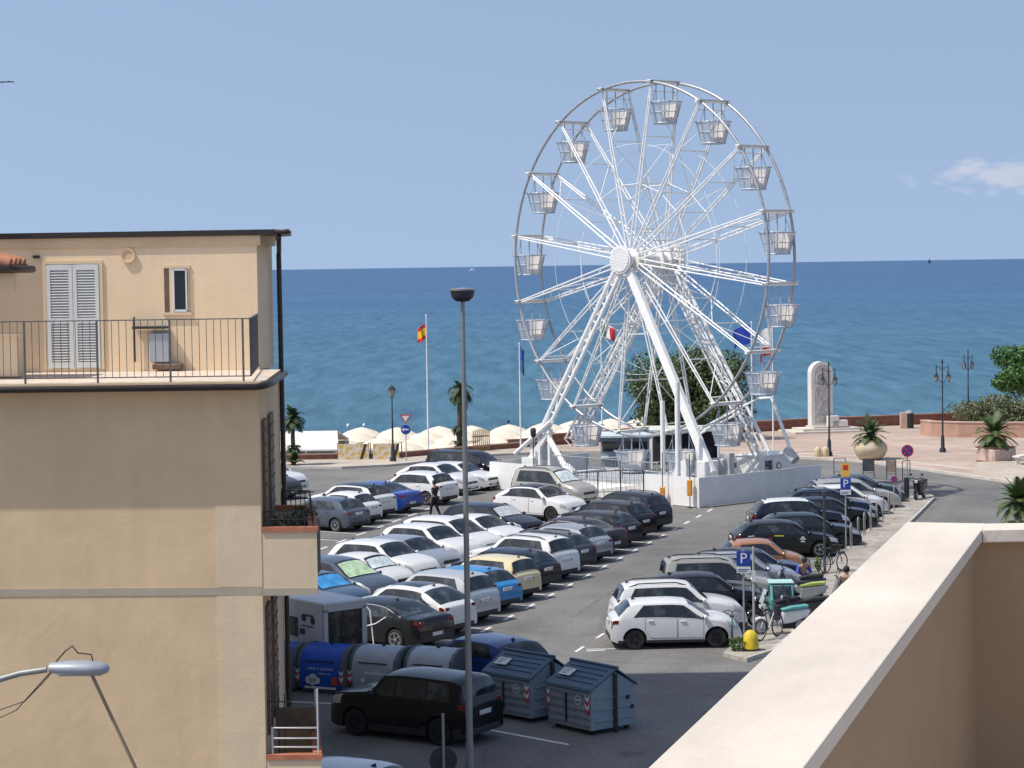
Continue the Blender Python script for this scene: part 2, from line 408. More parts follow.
# ------------------------------------------------------------------ the sea
def sea_material():
    m = bpy.data.materials.new('sea_water'); m.use_nodes = True
    nt = m.node_tree; b = nt.nodes['Principled BSDF']
    b.inputs['Roughness'].default_value = .35; b.inputs['IOR'].default_value = 1.33
    b.inputs['Specular IOR Level'].default_value = .08
    tc = nt.nodes.new('ShaderNodeTexCoord')
    rot = nt.nodes.new('ShaderNodeMapping'); rot.inputs['Rotation'].default_value = (0,0,-YAW)
    nt.links.new(tc.outputs['Object'], rot.inputs['Vector'])
    # offshore distance -> depth colour
    sp = nt.nodes.new('ShaderNodeSeparateXYZ'); nt.links.new(rot.outputs['Vector'], sp.inputs['Vector'])
    def mr(v, a, b_, smooth=True):
        n = nt.nodes.new('ShaderNodeMapRange'); n.inputs['From Min'].default_value = a; n.inputs['From Max'].default_value = b_
        nt.links.new(v, n.inputs['Value']); return n.outputs['Result']
    def lg(v):
        n = nt.nodes.new('ShaderNodeMath'); n.operation = 'LOGARITHM'; n.inputs[1].default_value = 10; nt.links.new(v, n.inputs[0]); return n.outputs[0]
    t = mr(lg(sp.outputs['Y']), 2.25, 3.5)
    ramp = nt.nodes.new('ShaderNodeValToRGB'); cr = ramp.color_ramp
    cr.elements[0].position = 0; cr.elements[0].color = (.061,.156,.217,1)
    cr.elements[1].position = 1; cr.elements[1].color = (.043,.104,.222,1)
    e = cr.elements.new(.25); e.color = (.054,.147,.218,1)
    e = cr.elements.new(.55); e.color = (.045,.124,.224,1)
    nt.links.new(t, ramp.inputs['Fac'])
    # wave streaks: stretched noise in log-distance so that they read near and far
    def noise(sc, st, det=5, rough=.6):
        mp = nt.nodes.new('ShaderNodeMapping'); mp.inputs['Scale'].default_value = st
        nt.links.new(rot.outputs['Vector'], mp.inputs['Vector'])
        n = nt.nodes.new('ShaderNodeTexNoise'); n.inputs['Scale'].default_value = sc; n.inputs['Detail'].default_value = det; n.inputs['Roughness'].default_value = rough
        nt.links.new(mp.outputs['Vector'], n.inputs['Vector']); return n.outputs['Fac']
    big = noise(.010, (.5, .6, 1), 6)
    mid = noise(.42, (1, .13, 1), 10, .75)
    r2 = nt.nodes.new('ShaderNodeValToRGB'); r2.color_ramp.elements[0].position = .32; r2.color_ramp.elements[1].position = .68
    r2.color_ramp.elements[0].color = (.86,.88,.91,1); r2.color_ramp.elements[1].color = (1.07,1.06,1.05,1)
    nt.links.new(big, r2.inputs['Fac'])
    r3 = nt.nodes.new('ShaderNodeValToRGB'); r3.color_ramp.elements[0].position = .36; r3.color_ramp.elements[1].position = .66
    r3.color_ramp.elements[0].color = (.62,.66,.72,1); r3.color_ramp.elements[1].color = (1.34,1.30,1.24,1)
    nt.links.new(mid, r3.inputs['Fac'])
    cur = ramp.outputs['Color']
    for rr in (r2, r3):
        mx = nt.nodes.new('ShaderNodeMix'); mx.data_type = 'RGBA'; mx.blend_type = 'MULTIPLY'; mx.inputs['Factor'].default_value = 1
        nt.links.new(cur, mx.inputs['A']); nt.links.new(rr.outputs['Color'], mx.inputs['B']); cur = mx.outputs['Result']
    nt.links.new(cur, b.inputs['Base Color'])
    bp = nt.nodes.new('ShaderNodeBump'); bp.inputs['Strength'].default_value = .8; bp.inputs['Distance'].default_value = .6
    nt.links.new(mid, bp.inputs['Height']); nt.links.new(bp.outputs['Normal'], b.inputs['Normal'])
    return m
mb = MB()
Ds = [150,172,200,240,300,400,600,1000,2000,5000,12000,30000,45000]
vs = []; 
for D in Ds:
    hw = max(400, D*.9)
    vs += [G(-hw, D, -3), G(hw, D, -3)]
mb.add(vs, [(2*i, 2*i+1, 2*i+3, 2*i+2) for i in range(len(Ds)-1)])
tag(mb.build('sea', sea_material()), kind='structure')
# ================================================================== THE BUILDING ON THE LEFT
def stucco(name, col, var=.10):
    if name in MATS: return MATS[name]
    m = mat(name, col, .92, var=var, scale=.7, bump=.18, bscale=35, detail=8)
    nt = m.node_tree; b = nt.nodes['Principled BSDF']
    src = b.inputs['Base Color'].links[0].from_socket
    tc = nt.nodes.new('ShaderNodeTexCoord')
    mp = nt.nodes.new('ShaderNodeMapping'); mp.inputs['Scale'].default_value = (5, 5, .35)
    n = nt.nodes.new('ShaderNodeTexNoise'); n.inputs['Scale'].default_value = .8; n.inputs['Detail'].default_value = 7; n.inputs['Roughness'].default_value = .65
    nt.links.new(tc.outputs['Object'], mp.inputs['Vector']); nt.links.new(mp.outputs['Vector'], n.inputs['Vector'])
    r = nt.nodes.new('ShaderNodeValToRGB'); r.color_ramp.elements[0].position = .3; r.color_ramp.elements[1].position = .62
    r.color_ramp.elements[0].color = (.97,.965,.96,1); r.color_ramp.elements[1].color = (1.015,1.01,1.0,1)
    nt.links.new(n.outputs['Fac'], r.inputs['Fac'])
    # hand-floated plaster: slow undulation on top of the grain
    n2 = nt.nodes.new('ShaderNodeTexNoise'); n2.inputs['Scale'].default_value = 1.5; n2.inputs['Detail'].default_value = 4; n2.inputs['Distortion'].default_value = 1.2
    nt.links.new(tc.outputs['Object'], n2.inputs['Vector'])
    b2 = nt.nodes.new('ShaderNodeBump'); b2.inputs['Strength'].default_value = .13; b2.inputs['Distance'].default_value = .06
    old = b.inputs['Normal'].links[0].from_node
    nt.links.new(n2.outputs['Fac'], b2.inputs['Height']); nt.links.new(b2.outputs['Normal'], old.inputs['Normal'])
    mx = nt.nodes.new('ShaderNodeMix'); mx.data_type = 'RGBA'; mx.blend_type = 'MULTIPLY'; mx.inputs['Factor'].default_value = 1
    nt.links.new(src, mx.inputs['A']); nt.links.new(r.outputs['Color'], mx.inputs['B']); nt.links.new(mx.outputs['Result'], b.inputs['Base Color'])
    return m
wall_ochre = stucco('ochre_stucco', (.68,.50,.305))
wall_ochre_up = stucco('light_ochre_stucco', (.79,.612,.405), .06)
wall_patch = stucco('new_plaster', (.69,.545,.365), .06)
band_grey = stucco('grey_band', (.43,.37,.28), .08)
floor_tile = mat('terrace_tiles', (.62,.52,.42), .8, var=.2, scale=4)
terracotta = mat('terracotta', (.42,.15,.08), .8, var=.25, scale=5)
rail_iron = mat('grey_rail_iron', (.13,.125,.12), .5, .3, var=.2, scale=9)
shutter_white = mat('white_shutter_paint', (.66,.67,.65), .5, var=.05, scale=5)
glass_dark = mat('dark_glass', (.012,.014,.016), .06, spec=.5, var=.2, scale=2)
brown_wood = mat('brown_shutter', (.15,.095,.06), .6, var=.3, scale=6)
leaf_dark = mat('leaf_dark', (.035,.075,.02), .7, var=.5, scale=6)

BR = YAW - radians(2.8)
bld = thing('apartment_building', 'cream stucco apartment building with a railed roof terrace and white louvred shutters', 'building', G(-4.81, 43, 0), BR)
base_poly = [(-8.4,0),(0,0),(-.56,6.28),(-.9,7.1),(-3.3,21.9),(-8.4,21.9)]
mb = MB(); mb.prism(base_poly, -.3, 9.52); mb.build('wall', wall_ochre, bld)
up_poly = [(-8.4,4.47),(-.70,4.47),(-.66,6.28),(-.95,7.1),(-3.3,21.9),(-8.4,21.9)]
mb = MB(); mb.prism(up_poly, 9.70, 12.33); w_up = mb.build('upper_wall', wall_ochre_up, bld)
# cornice and flat roof
mb = MB(); mb.prism([(-8.4,4.44),(-.62,4.44),(-.58,6.3),(-.88,7.2),(-3.2,21.97),(-8.4,21.97)], 12.30, 12.51); mb.build('cornice', wall_ochre, bld)
mb = MB(); mb.prism([(-8.45,4.38),(-.30,4.38),(-.26,6.5),(-.6,7.3),(-3.1,22.0),(-8.45,22.0)], 12.512, 12.63)
rf = mb.build('roof', brown_gutter, bld, bevel=.015)
# roof gutter spout and the long downpipe
mb = MB()
mb.tube([(-.30,4.42,12.57),(-.12,4.42,12.57),(.0,4.44,12.59)], .05, 8)
mb.tube([(-.22,4.42,12.50),(-.24,4.5,12.38),(-.40,5.6,12.25),(-.47,6.0,12.1),(-.47,6.05,9.0),(-.44,6.05,.1)], .055, 8)
mb.build('downpipe', brown_gutter, bld, smooth=50)
# round vent
mb = MB(); mb.lathe([(.0,.03),(.11,.03),(.115,.05),(.155,.055),(.16,.0)], n=24, M=Matrix.Translation((-3.41,4.47,12.13)) @ Matrix.Rotation(pi/2,4,'X'))
mb.build('round_vent', wall_ochre, bld, smooth=40)
mb = MB(); mb.box((-5.35,4.45,12.13),(.14,.06,.06)); mb.build('wall_lamp', dark_metal, bld)
# shuttered french window
d = MB(); x0, x1, zb, zt = -5.16, -4.03, 9.76, 11.97
for a, b_, c, e in ((x0-.07,x0+.0,zb,zt),(x1,x1+.07,zb,zt)): d.box(((a+b_)/2,4.46,(c+e)/2),(b_-a,.05,e-c))
d.box(((x0+x1)/2,4.46,zt+.035),(x1-x0+.14,.05,.07))
door = d.build('shuttered_door', wall_patch, bld)
for k in range(2):
    a = x0 + .01 + k*.56; b_ = a+.55; L = MB()
    for q in (a+.04, b_-.04): L.box((q,4.445,(zb+zt)/2),(.08,.04,zt-zb-.03))
    for q in (zb+.09, zb+1.02, zt-.07): L.box(((a+b_)/2,4.445,q),(b_-a-.16,.04,.12))
    for (p, q) in ((zb+.16, zb+.95),(zb+1.09, zt-.14)):
        nn = int((q-p)/.055)
        for i in range(nn):
            z = p+(i+.5)*(q-p)/nn
            L.box((0,0,0),(b_-a-.16,.04,.012), M=Matrix.Translation(((a+b_)/2,4.447,z)) @ Matrix.Rotation(radians(38),4,'X'))
    L.box(((a+b_)/2,4.462,(zb+zt)/2),(b_-a-.02,.004,zt-zb-.04), 1)
    L.build('shutter', [shutter_white, grey_metal], door)
# small window
x0, x1, zb, zt = -2.62, -2.16, 10.90, 11.88
f = MB()
f.box(((x0+x1)/2-.11,4.46,(zb+zt)/2),(.10,.04,zt-zb)); f.box((x1,4.46,(zb+zt)/2),(.05,.04,zt-zb))
f.box(((x0+x1)/2,4.46,zt),(x1-x0+.1,.045,.06)); f.box(((x0+x1)/2,4.45,zb),(x1-x0+.14,.07,.05))
win = f.build('window', wall_patch, bld)
f = MB(); f.box((x0+.02,4.46,(zb+zt)/2),(.12,.03,zt-zb-.04)); f.build('reveal', brown_wood, win)
f = MB(); f.box(((x0+x1)/2+.07,4.455,(zb+zt)/2),(.32,.03,zt-zb-.08)); f.build('pane', glass_dark, win)
f = MB()
for a in (-.07,.20): f.box(((x0+x1)/2+a,4.43,(zb+zt)/2),(.035,.03,zt-zb-.08))
f.box(((x0+x1)/2+.07,4.43,zb+.06),(.3,.03,.05)); f.box(((x0+x1)/2+.07,4.43,zt-.06),(.3,.03,.04)); f.build('sash', shutter_white, win)
# meter cabinet with pipe above and kerb below
mb = MB(); mb.box((-2.76,4.36,10.20),(.42,.22,.62),ch=.02); mb.build('meter_cabinet', mat('cabinet_grey',(.36,.39,.42),.5,.2,var=.06,scale=3), bld)
mb = MB(); mb.box((-2.95,4.32,10.62),(.72,.26,.05)); mb.tube([(-3.3,4.38,10.84),(-3.3,4.38,9.9)],.02,6); mb.build('shelf_pipe', dark_metal, bld)
mb = MB(); mb.box((-2.6,4.33,9.80),(.62,.22,.12),ch=.02); mb.build('plinth_block', brown_wood, bld)
mb = MB(); mb.box((-5.75,2.4,10.13),(1.15,.5,.8)); mb.box((-5.75,2.4,10.56),(1.25,.58,.07)); mb.build('parapet_block', wall_ochre_up, bld, bevel=.01)
# terrace slab with rounded dark gutter
mb = MB(); mb.prism([(-8.4,-.42),(.10,-.42),(.16,-.2),(-.25,4.46),(-8.4,4.46)], 9.525, 9.70, 0, 1)
mb.build('terrace_slab', [wall_ochre, floor_tile], bld)
mb = MB(); mb.tube([(-8.4,-.47,9.60),(.02,-.47,9.60),(.14,-.40,9.61),(.22,-.2,9.63),(.22,.3,9.63),(-.12,4.3,9.63)], .062, 10); mb.build('gutter', brown_gutter, bld, smooth=50)
# terrace railing
mb = MB()
zt = 10.88
mb.box((-4.25,-.33,zt),(8.3,.045,.02)); mb.box((-4.25,-.33,9.80),(8.3,.03,.02))
mb.box((-.385,2.0,zt),(.045,4.7,.02), rz=radians(7.1)); mb.box((-.385,2.0,9.80),(.03,4.7,.02), rz=radians(7.1))
r_ = mb.build('railing', rail_iron, bld)
px = [-.22-1.385*k for k in range(6)]
for x in px:
    m2 = MB(); m2.box((x,-.35,10.29),(.035,.035,1.2)); m2.build('post', rail_iron, r_)
m2 = MB()
for i in range(6):
    for k in range(1,10): m2.cyl((px[i]-.1385*k,-.33,9.81),(px[i]-.1385*k,-.33,zt-.01),.007,n=5)
for k in range(34): 
    y = -.25+.13*k; m2.cyl((-.135-.125*y,y,9.81),(-.135-.125*y,y,zt-.01),.009,n=5)
m2.build('balusters', rail_iron, r_)
# tiled canopy at the far left of the terrace
mb = MB()
c0 = MB()
for i in range(4):
    y = 1.75+.34*i
    p = Vector((-8.2,y,12.78)); q = Vector((-5.17,y,11.97))
    c0.tube([p,q], .13, 8); c0.tube([p+Vector((0,.17,-.06)), q+Vector((0,.17,-.06))], .09, 6)
can = c0.build('tiled_canopy', mat('roof_tile',(.40,.17,.10),.85,var=.35,scale=3), bld, smooth=50)
mb.slab([(-8.2,1.6,12.62),(-5.15,1.6,11.84),(-5.15,3.0,11.84),(-8.2,3.0,12.62)],(0,0,.08)); mb.build('canopy_board', brown_wood, can)
mb = MB(); mb.tube([(-8.2,1.55,11.87),(-5.12,1.55,11.87),(-5.06,1.7,11.87),(-5.06,3.0,11.87)],.075,8); mb.build('gutter', brown_gutter, can, smooth=50)
mb = MB(); mb.box((-6.65,1.78,11.62),(3.1,.22,.36)); mb.box((-8.3,1.78,10.7),(.3,.22,2.2)); mb.build('canopy_beam', wall_ochre, can)
# string course, new plaster, brown side shutters
mb = MB(); mb.box((-4.2,-.003,5.68),(8.39,.014,.15)); mb.build('string_course', band_grey, bld)
mb = MB(); mb.box((-.435,-.004,6.54),(.87,.012,1.56)); mb.box((-.435,-.004,2.6),(.87,.012,5.98)); mb.build('new_plaster', wall_patch, bld)
sd = Vector((-.56,6.28)).normalized(); sr = atan2(sd.y, sd.x)
for (y0, y1, z0, z1) in ((.5,1.35,6.4,8.9),(2.2,3.2,6.4,8.9),(.5,1.35,2.8,5.3),(2.2,3.2,2.8,5.3)):
    mb = MB(); c = sd*((y0+y1)/2)
    mb.box((c.x+.03,c.y,(z0+z1)/2),((y1-y0),.07,z1-z0), rz=sr)
    for k in range(9): mb.box((c.x+.07,c.y,z0+.2+k*(z1-z0-.4)/8),((y1-y0)-.16,.03,.03), rz=sr)
    mb.build('side_shutter', brown_wood, bld)
# upper balcony: solid parapet in line with the front, terracotta coping
def ring(outer, inner, z0, z1, m, name, par):
    mb = MB(); n = len(outer)
    for i in range(n-1):
        mb.prism([outer[i], outer[i+1], inner[i+1], inner[i]], z0, z1)
    return mb.build(name, m, par)
o_ = [(0.0,0),(1.06,0),(.44,4.0),(-.35,4.0)]; i_ = [(0.0,.14),(.90,.14),(.32,3.86),(-.34,3.86)]
bal = ring(o_, i_, 5.60, 6.80, wall_patch, 'balcony', bld)
mb = MB(); mb.prism([(.02,.01),(1.04,.01),(.43,3.98),(-.33,3.98)], 5.59, 5.72); mb.build('balcony_floor', wall_patch, bal)
mb = MB(); mb.box((.53,-.003,5.66),(1.05,.02,.14)); mb.build('balcony_band', band_grey, bal)
o2 = [(0.01,-.03),(1.09,-.03),(.47,4.03),(-.35,4.03)]; i2 = [(0.01,.16),(.88,.16),(.30,3.84),(-.34,3.84)]
ring(o2, i2, 6.802, 6.90, terracotta, 'coping', bal)
mb = MB()
P4 = [(.03,.06),(.98,.06),(.39,3.92),(-.2,3.92)]
for z in (7.04, 7.2): mb.tube([(x,y,z) for x,y in P4], .014, 5)
for (a, b_) in zip(P4, P4[1:]):
    for k in range(7): mb.cyl((a[0]+(b_[0]-a[0])*k/6, a[1]+(b_[1]-a[1])*k/6, 6.9), (a[0]+(b_[0]-a[0])*k/6, a[1]+(b_[1]-a[1])*k/6, 7.2), .01, n=5)
mb.build('balcony_rail', dark_metal, bal)
# lower balcony
bal2 = ring(o_, i_, .6, 2.43, wall_patch, 'balcony', bld)
mb = MB(); mb.prism([(.02,.01),(1.04,.01),(.43,3.98),(-.33,3.98)], 1.3, 1.45); mb.build('balcony_floor', wall_patch, bal2)
ring(o2, i2, 2.432, 2.53, terracotta, 'coping', bal2)
mb = MB()
for z in (2.66, 2.83, 3.03): mb.tube([(.12,.06,z),(1.0,.06,z),(.42,3.9,z)], .018, 6)
for (x, y, h) in ((1.0,.06,3.78),(.12,.06,3.05),(.77,1.6,3.05),(.42,3.9,3.05)): mb.cyl((x,y,2.53),(x,y,h),.02,n=6)
mb.build('balcony_rail', mat('pale_rail',(.55,.54,.52),.45,.3,var=.1,scale=5), bal2)
mb = MB(); mb.box((.28,2.2,2.78),(.85,.04,.46),rz=radians(5)); mb.build('balcony_partition', brown_wood, bal2)
mb = MB()
for k in range(3): mb.cyl((.10+.12*k,.25,2.53),(.10+.12*k,.25,3.85-.1*k),.014,n=5)
mb.cyl((.05,.25,3.5),(.45,.25,3.5),.014,n=5); mb.build('drying_rack', dark_metal, bal2)

# plants standing in the upper balcony
def leaf_cloud(mb, c, r, n, size, mi=0, rng=random, flat=1.0):
    for _ in range(n):
        while True:
            p = Vector((rng.uniform(-1,1), rng.uniform(-1,1), rng.uniform(-1,1)))
            if p.length < 1: break
        p = Vector((c[0]+p.x*r[0], c[1]+p.y*r[1], c[2]+p.z*r[2]))
        a = Vector((rng.gauss(0,1), rng.gauss(0,1), rng.gauss(0,1)*flat)).normalized()
        b = a.orthogonal().normalized(); b.rotate(Matrix.Rotation(rng.uniform(0,6.28), 3, a)); e = a.cross(b)
        s_ = size*rng.uniform(.6,1.3)
        mb.add([p-b*s_, p-e*s_*.45, p+b*s_, p+e*s_*.45], [(0,1,2,3)], mi)
for k, (x, y, lab) in enumerate(((.40,.62,'bushy balcony plant in a dark trough behind the terracotta coping, nearest the wall'),(.55,2.0,'bushy balcony plant in a dark trough beside the right end of the balcony'))):
    t = thing('balcony_plant', lab, 'plant', bld.matrix_basis @ Vector((x,y,5.72)), BR, 'plants on the upper balcony')
    m2 = MB(); m2.box((0,0,.55),(.55,.45,1.05),ch=.02); m2.build('trough', black_plastic, t)
    m2 = MB(); leaf_cloud(m2,(0,0,1.16),(.32,.30,.22),190,.05); m2.build('foliage', leaf_dark, t)

# unseen tower added left of the frame to cast the shade over the bins
tw = thing('shade_tower', 'added unseen ochre tower beyond the left edge, put there to shade the bins', 'building', G(-20, 52.2, 0), YAW)
TH = 34.5
mb = MB(); mb.box((0,0,TH/2),(13.3,11.4,TH)); mb.build('wall', wall_ochre, tw)
mb = MB(); mb.box((0,0,TH+.15),(13.5,11.6,.3)); mb.build('roof', brown_gutter, tw)
for fl in range(4, 11):
    for k in range(4):
        mb = MB(); mb.box((-4.6+3.05*k,-5.72,fl*3.05+1.5),(1.2,.08,1.6)); wn = mb.build('window', shutter_white, tw)
        mb = MB(); mb.box((-4.6+3.05*k,-5.77,fl*3.05+1.5),(1.0,.03,1.4)); mb.build('pane', glass_dark, wn)

# ================================================================== THE TERRACE WE STAND ON
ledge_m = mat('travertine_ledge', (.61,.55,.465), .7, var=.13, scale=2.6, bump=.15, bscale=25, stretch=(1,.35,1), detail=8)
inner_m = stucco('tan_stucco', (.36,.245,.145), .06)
ter = thing('terrace_parapet', 'long pale stone coping on a tan stucco parapet wall in the foreground', 'wall', (-.9, 3.6, 0), 0)
# line of the coping in world x: left edge and inner edge, end at y = 9.2
XL, XI, YE, ZT = -1.13, -.80, 9.57, 10.70
TP = (-.9,3.6,0)
mb = MB(); mb.box(((XL+XI)/2-TP[0], (YE-4)/2-TP[1], ZT-.025),(XI-XL, YE+4, .05))
mb.build('coping', ledge_m, ter, bevel=.004)
ra_ = radians(19); ux = Vector((cos(ra_), sin(ra_), 0)); uy = Vector((-sin(ra_), cos(ra_), 0))
def ret(x0, y0, y1, z0, z1, L_=4.0):
    """return wall running off to the right, from the end of the long parapet"""
    q = Vector((x0, YE-.245, 0)); o = Vector(TP)
    pts = [q+ux*0+uy*y0, q+ux*L_+uy*y0, q+ux*L_+uy*y1, q+uy*y1]
    return MB().prism([(p.x-o.x, p.y-o.y) for p in pts], z0, z1)
ret(XI+.004, 0, .235, ZT-.0515, ZT-.0015).build('coping_return', ledge_m, ter, bevel=.004)
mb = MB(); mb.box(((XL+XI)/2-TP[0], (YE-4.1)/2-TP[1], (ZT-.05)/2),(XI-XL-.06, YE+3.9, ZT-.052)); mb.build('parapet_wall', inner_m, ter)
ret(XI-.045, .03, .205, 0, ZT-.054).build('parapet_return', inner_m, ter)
mb = MB(); mb.box((1.15-TP[0],2.6-TP[1],9.3),(3.9,13.2,.4)); mb.build('terrace_floor', floor_tile, ter)
# ================================================================== CARS
def smooth(t): t = max(0, min(1, t)); return t*t*(3-2*t)
def interp(pts, x):
    """monotone cubic through (x,z) control points"""
    if x <= pts[0][0]: return pts[0][1]
    if x >= pts[-1][0]: return pts[-1][1]
    n = len(pts)
    d = [(pts[i+1][1]-pts[i][1])/(pts[i+1][0]-pts[i][0]) for i in range(n-1)]
    m = [d[0]] + [0 if d[i-1]*d[i] <= 0 else 2*d[i-1]*d[i]/(d[i-1]+d[i]) for i in range(1, n-1)] + [d[-1]]
    for i in range(n-1):
        if x <= pts[i+1][0]:
            h = pts[i+1][0]-pts[i][0]; t = (x-pts[i][0])/h
            return ((2*t**3-3*t*t+1)*pts[i][1] + (t**3-2*t*t+t)*h*m[i] + (-2*t**3+3*t*t)*pts[i+1][1] + (t**3-t*t)*h*m[i+1])

car_glass = mat('car_glass', (.009,.012,.014), .05, spec=.75, col2=(.085,.105,.115), scale=2.3, thr=(.50,.78), detail=5)  # lighter noise patches paint in reflections and glimpses of the interior
tyre_m = mat('tyre', (.016,.016,.017), .8, var=.2, scale=20)
rim_m = mat('alloy_rim', (.42,.43,.44), .3, .7, var=.08, scale=10)
rim_dark = mat('dark_rim', (.05,.05,.055), .4, .5, var=.08, scale=10)
lens_red = mat('tail_lens', (.16,.010,.010), .15, var=.15, scale=6, coat=.5)
lens_clear = mat('head_lens', (.50,.52,.54), .12, .3, var=.1, scale=8, coat=.5)
plate_m = mat('number_plate', (.62,.62,.60), .5, var=.06, scale=9)
plate_ink = mat('plate_blue', (.03,.06,.25), .5, var=.05, scale=9)
trim_m = mat('car_trim', (.028,.028,.03), .6, var=.15, scale=8)
chrome = mat('chrome_trim', (.6,.6,.62), .15, .9, var=.05, scale=8)
def paint(name, col, metal=0.0, rough=.26):
    return mat('paint_'+name, col, rough, metal, var=.035, scale=1.3, coat=.6 if max(col) > .1 else .35, spec=.5 if max(col) > .1 else .3)
PAINT = {k: paint(k, *v) for k, v in dict(
    white=((.70,.70,.69),), pearl=((.66,.66,.63),), silver=((.40,.42,.44),.5), lightgrey=((.52,.54,.55),.3), beige=((.44,.42,.37),.35),
    darkgrey=((.050,.056,.064),.3), slate=((.075,.095,.125),.3), black=((.006,.006,.008),), navy=((.007,.012,.028),.05), maroon=((.030,.014,.018),.1),
    blue=((.012,.060,.34),), azure=((.02,.22,.52),.1), cream=((.70,.60,.36),), orange=((.44,.20,.095),.3), bluegrey=((.06,.10,.16),.3),
    deepblue=((.012,.045,.22),), greenblack=((.008,.012,.015),)).items()}

